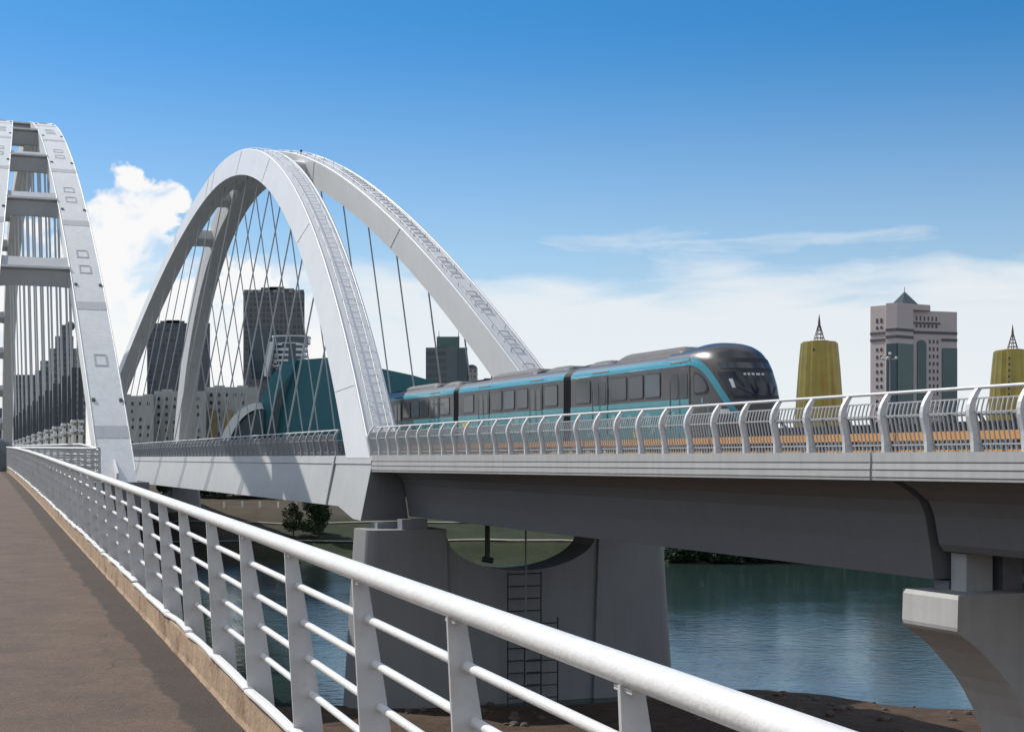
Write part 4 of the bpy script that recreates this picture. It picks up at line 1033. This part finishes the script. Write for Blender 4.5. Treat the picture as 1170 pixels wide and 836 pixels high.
# banded tower in front
Y = 600; t = building('banded_tower', 'low tower with white rounded balcony bands and a dark top, beside the dark gridded tower', 'tower', 329, Y); k = Y / F
def oval(x0, x1, y0, y1, dep, Y, n=20):
    cx_, rx = pxx((x0 + x1) / 2, Y), (x1 - x0) / 2 * Y / F
    return MB().loft([[Vector((cx_ + rx * math.copysign(abs(math.cos(2 * math.pi * i / n)) ** .6, math.cos(2 * math.pi * i / n)), Y + dep / 2 + dep / 2 * math.copysign(abs(math.sin(2 * math.pi * i / n)) ** .6, math.sin(2 * math.pi * i / n)), z)) for i in range(n)] for z in (pzz(y1, Y), pzz(y0, Y))])
oval(314, 346, 392, 523 + 6 / k, 14, Y).build('wall', M['glass_blue'], t)
oval(309, 351, 384, 391, 16, Y).build('top_storey', M['glass_blue'], t); oval(308, 351.5, 382.8, 384.2, 16.5, Y).build('roof', M['pale_trim'], t)
for i in range(5): oval(312 - i * 1.0, 348, 391 + 6.4 * i, 394.2 + 6.4 * i - .3 * i, 16, Y).build('balcony_band', M['pale_trim'], t)
m = MB(); a = [(309, 391), (314, 391), (310, 412), (306, 430), (303, 430), (304, 410)]
m.loft([[Vector((pxx(x, Y), Y - 3 + dy, pzz(y, Y))) for x, y in a] for dy in (0, 10)]); m.build('fin', M['pale_trim'], t)

# teal hall: wedge, hall roof, low glazed quarter arc with a white rim
Y = 470; t = building('teal_hall', 'teal wedge-shaped hall with a white-rimmed quarter arc, behind the near arch rib', 'building', 350, Y)
def slab(pts, y0, y1, m_, name, par):
    return MB().loft([[Vector((pxx(x, Y), Y + d0, pzz(y, Y))) for x, y in pts] for d0 in (y0, y1)]).build(name, M[m_], par)
slab([(341, 411), (374, 408.5), (381, 440), (391, 490), (399, 541), (308, 541), (318, 480), (330, 440)], 0, 22, 'teal_hall', 'wedge', t)
slab([(311, 432), (322, 418), (336, 412), (341, 411.2), (331, 440), (319, 480), (309, 541), (286, 541), (297, 478), (303, 452)], -4, 8, 'teal_hall', 'wing', t)
slab([(318, 452), (334, 428), (322, 470), (312, 541), (300, 541), (308, 490)], -4.2, -3.9, 'teal_hall_dark', 'recess', t)
q = [(250 + 50 * (1 - math.cos(a)), 541 - 77 * math.sin(a)) for a in [math.pi / 2 * i / 10 for i in range(11)]]
slab([(262, 541)] + [(264 + 42 * (1 - math.cos(a)), 541 - 72 * math.sin(a)) for a in [math.pi / 2 * i / 10 for i in range(11)]] + [(306, 541)], -8, 10, 'teal_hall_dark', 'glazed_arc', t)
arc = [math.pi / 2 * i / 12 for i in range(13)]
slab([(252 + 50 * (1 - math.cos(a)), 541 - 80 * math.sin(a)) for a in arc] + [(262 + 42 * (1 - math.cos(a)), 541 - 73 * math.sin(a)) for a in reversed(arc)], -9, 11, 'pale_trim', 'rim', t)
slab([(399, 541), (384, 470), (377, 424), (402, 413), (437, 420), (470, 427), (500, 436), (520, 448), (520, 541)], 8, 60, 'teal_hall', 'hall_roof', t)

# other blocks
Y = 830; t = building('dark_block', 'wide dark block with a stepped top, behind the far leg of the rail arch', 'building', 203, Y)
blockb(168, 240, 369, Y, 30).build('wall', M['grid_blue'], t)
for a, b, y in ((183, 211, 366.5), (190, 205, 365.6)): blockb(a, b, y, Y + 4, 16).build('roof_plant', M['grid_blue'], t)
Y = 900; t = building('antenna_tower', 'grey-green tower with two thin antennas, left of the far arch rib', 'tower', 510, Y)
blockb(486.5, 534, 397, Y, 26).build('wall', M['grid_teal'], t); blockb(499, 525, 384.5, Y + 3, 18).build('top_storey', M['glass_green'], t); blockb(523, 533, 398, Y - .5, 10).build('side_bay', M['glass_blue'], t)
for x in (501, 523.5): MB().tube([Vector((pxx(x, Y), Y + 6, pzz(385, Y))), Vector((pxx(x, Y), Y + 6, pzz(376.5, Y)))], [.3, .1], 5).build('antenna', M['stone_dark'], t)
oval(532, 545.5, 421, 545, 14, Y).build('rounded_annex', M['grid_side'], t)
MB().ball(Vector((pxx(538.8, Y), Y + 7, pzz(421.5, Y))), 6.7 * Y / F, 14, 8, 1, 1, .9).build('dome', M['stone_dark'], t)
Y = 950; t = building('distant_block', 'small dark stepped block low beside the far arch rib, above the train', 'building', 566, Y)
blockb(561, 575, 422, Y, 20).build('wall', M['glass_blue'], t); blockb(553, 562, 432, Y - 2, 16).build('annex', M['grid_blue'], t)
Y = 520
for a, b, y, lab in ((128, 176, 452, 'pale apartment block between the road arch foot and the rail arch'), (176, 236, 446.5, 'pale apartment block in the middle of its row, under the wide dark block'), (236, 296, 442, 'pale apartment block with ochre bays beside the white-rimmed arc')):
    t = building('apartment_block', lab, 'apartment block', (a + b) / 2, Y, 'pale apartment blocks')
    w_ = blockb(a, b - .4, y, Y, 16).build('wall', M['render_wall'], t)
    for x in range(int(a) + 9, int(b) - 12, 26): blockb(x, x + 12, y - 1.8, Y + 3, 8).build('roof_plant', M['render_wall'], t)
    blockb(a - .3, b - .1, y + 22, Y - .9, 1).build('ledge', M['stone'], t) if False else None
    if a > 230:
        for x in (238.5, 256): blockb(x, x + 8.5, 468, Y - 1.2, 1.6).build('ochre_bay', M['ochre'], t)
    for r0 in range(6):
        for x in range(int(a) + 4, int(b) - 4, 9):
            yy = y + 7 + 9 * r0
            if random.random() < .3: continue
            m = MB().box(pxx(x, Y), pxx(x + 2.8, Y), Y - .12, Y + .1, pzz(yy + 3.9, Y), pzz(yy, Y)).build('window', M['dark_win'], t)
    Y += 9
Y = 760; t = building('stepped_tower', 'grey stepped tower with a dark domed top, seen between the road arch cables', 'tower', 74, Y)
for a, b, y, mm in ((46, 98, 412, 'grid_side'), (57, 90, 398, 'grid_side'), (63, 84, 384, 'grid_dark'), (69, 80, 371, 'grid_dark')): blockb(a, b, y, Y - (98 - b) * .1, 24).build('tier', M[mm], t)
MB().ball(Vector((pxx(74.5, Y), Y + 8, pzz(371, Y))), 2.6, 12, 8).tube([Vector((pxx(74.5, Y), Y + 8, pzz(368, Y))), Vector((pxx(74.5, Y), Y + 8, pzz(362, Y)))], [.25, .08], 5).build('dome', M['stone_dark'], t)
Y = 640; t = building('distant_block', 'dark blue low block behind the road arch cables, left of the stepped tower', 'building', 30, Y)
blockb(16, 60, 428, Y, 20).build('wall', M['grid_blue'], t); blockb(40, 58, 423, Y + 4, 10).build('roof_plant', M['grid_blue'], t)
Y = 700; t = building('distant_block', 'dark low block at the very left edge, beyond the far road arch leg', 'building', -8, Y)
blockb(-40, 4, 466, Y, 20).build('wall', M['grid_dark'], t)

# ------------------------------------------------------------------ trees on the far bank
def tree_mesh(seed, h, cr, leaves, leaf, trunk_h, lm):
    rnd = random.Random(seed)
    tk = MB(); tk.tube([Vector((0, 0, -.3)), Vector((.04, .02, trunk_h * .5)), Vector((-.03, .05, trunk_h)), Vector((.05, 0, h * .72))], [.13 * h / 5, .10 * h / 5, .085 * h / 5, .02], 7)
    cl_ = []
    for i in range(9):
        a = rnd.uniform(0, 6.28); z = rnd.uniform(trunk_h * .9, h * .9); r = cr * rnd.uniform(.25, .8) * (1 - .5 * (z / h) ** 2)
        e = Vector((r * math.cos(a), r * math.sin(a), z)); cl_.append((e, cr * rnd.uniform(.28, .52)))
        tk.tube([Vector((0, 0, min(z * .7, h * .6))), e * .55 + Vector((0, 0, z * .42)), e], [.05 * h / 5, .03 * h / 5, .01], 5)
    cl_.append((Vector((0, 0, h * .86)), cr * .42)); cl_.append((Vector((0, 0, h * .6)), cr * .6))
    cw_ = MB()
    for i in range(leaves):
        c, r = rnd.choice(cl_); d_ = Vector((rnd.gauss(0, 1), rnd.gauss(0, 1), rnd.gauss(0, .8))).normalized() * r * rnd.uniform(.35, 1.08) ** .6
        p_ = c + d_; p_.z = max(p_.z, trunk_h * .6); u = Vector((rnd.gauss(0, 1), rnd.gauss(0, 1), rnd.gauss(0, .6))).normalized(); v = u.cross(Vector((rnd.gauss(0, 1), rnd.gauss(0, 1), rnd.gauss(0, 1)))).normalized(); sz = leaf * rnd.uniform(.6, 1.3)
        cw_.add([p_ - u * sz, p_ + v * sz * .5, p_ + u * sz, p_ - v * sz * .5], [(0, 1, 2, 3)])
    return tk, cw_
def make_tree(name, label, loc, seed, h, cr, leaves, leaf, trunk_h, lm, group=None):
    t = thing(name, label, 'tree', (0, 0, 0), group); tk, cw_ = tree_mesh(seed, h, cr, leaves, leaf, trunk_h, lm)
    tk.build('trunk', M['bark'], t); cw_.build('crown', M[lm], t); t.location = loc; return t
def on_ground(px, Y): x = pxx(px, Y); return (x, Y, ground_z(x, Y))
make_tree('bank_tree', 'small round-crowned tree on the far grassy bank, seen under the rail arch girder', on_ground(364, 186.5), 3, 5.1, 2.75, 6500, .17, 1.0, 'leaf')
make_tree('bank_tree', 'thin olive sapling on the far bank, left of the round-crowned tree', on_ground(335, 186), 5, 4.0, 1.6, 2200, .16, 1.0, 'leaf2')
protos = [make_tree('riverside_tree', 'dark green tree on the far bank behind the viaduct', on_ground(757, 190), 21, 6.6, 3.0, 2600, .28, 1.4, 'leaf'),
          make_tree('riverside_tree', 'dark green tree on the far bank behind the viaduct', on_ground(780, 186), 22, 5.6, 3.3, 2600, .28, 1.0, 'leaf3')]
for o in protos: o['group'] = 'trees lining the far bank'
TREE_LABEL = {'r': 'dark green tree in the row on the far bank, under or behind the viaduct girder', 'l': 'dark green tree on top of the far bank, under the rail arch girder'}
protos[0]['label'] = protos[1]['label'] = TREE_LABEL['r']
rnd = random.Random(8)
spots = [(765 + 19 * i + rnd.uniform(-7, 7), rnd.uniform(181, 195), 'r') for i in range(24)] + [(205 + 13 * i + rnd.uniform(-4, 4), rnd.uniform(236, 250), 'l') for i in range(10)] + [(440, 236, 'l'), (480, 240, 'l'), (545, 232, 'l')]
for i, (px, Y, kk) in enumerate(spots):
    c = copy_tree(protos[i % 2]); c.location = on_ground(px, Y); s = rnd.uniform(.95, 1.3) * (.95 if kk == 'l' and px < 330 else .7 if kk == 'l' else 1.0); c.scale = (s * 1.1, s * 1.1, s); c.rotation_euler.z = rnd.uniform(0, 6.28); c['label'] = TREE_LABEL[kk]
bp0 = make_tree('riverside_bush', 'dark green bush at the water line of the far bank, right of the scooped pier', on_ground(782, 176.5), 41, 2.0, 1.9, 1500, .22, .2, 'leaf3', 'bushes at the far water line')
for i in range(44):
    c = copy_tree(bp0); px = 770 + 8.2 * i + rnd.uniform(-4, 4); Y = far_shore(pxx(px, 176)) + rnd.uniform(.3, 2.6); c.location = on_ground(px, Y); q = rnd.uniform(.7, 1.15); c.scale = (q * 1.3, q * 1.1, q); c.rotation_euler.z = rnd.uniform(0, 6.28)
for i in range(70):
    px = rnd.uniform(300, 1130); Y = rnd.uniform(60, 75.5); x = pxx(px, Y); Y = min(Y, near_shore(x) - .1); q = rnd.uniform(.08, .30); m = MB(); rings = []
    for a_ in range(6):
        t_ = math.pi * a_ / 5; r_ = max(.02, math.sin(t_)) * q
        rings.append([Vector((r_ * math.cos(k * math.pi / 4) * (1 + .35 * fbm(k * 3.1, a_ * 2.0 + i * 7, 2, i)), r_ * math.sin(k * math.pi / 4) * (1 + .35 * fbm(k * 2.1 + 9, a_ * 2.0 + i * 5, 2, i)), -math.cos(t_) * q * .6)) for k in range(8)])
    o = m.loft(rings).build('shore_rock', M['rock']); o.location = (x, Y, ground_z(x, Y) + q * .15); tag(o, 'brown rock lying on the near river bank below the viaduct', 'rock', 'rocks on the near bank')
# bollards along the top of the bank
bo = MB().tube([Vector((0, 0, -.1)), Vector((0, 0, .75)), Vector((0, 0, .9))], [.13, .13, .06], 8).build('bollard', M['pale_trim'])
tag(bo, 'small pale bollard on top of the far bank, under the arch girder', 'bollard', 'bollards on the far bank')
for i, px in enumerate((256, 277, 297, 318, 338)):
    b = bo if i == 0 else bo.copy()
    if i: COL.objects.link(b)
    b.location = on_ground(px, 212)
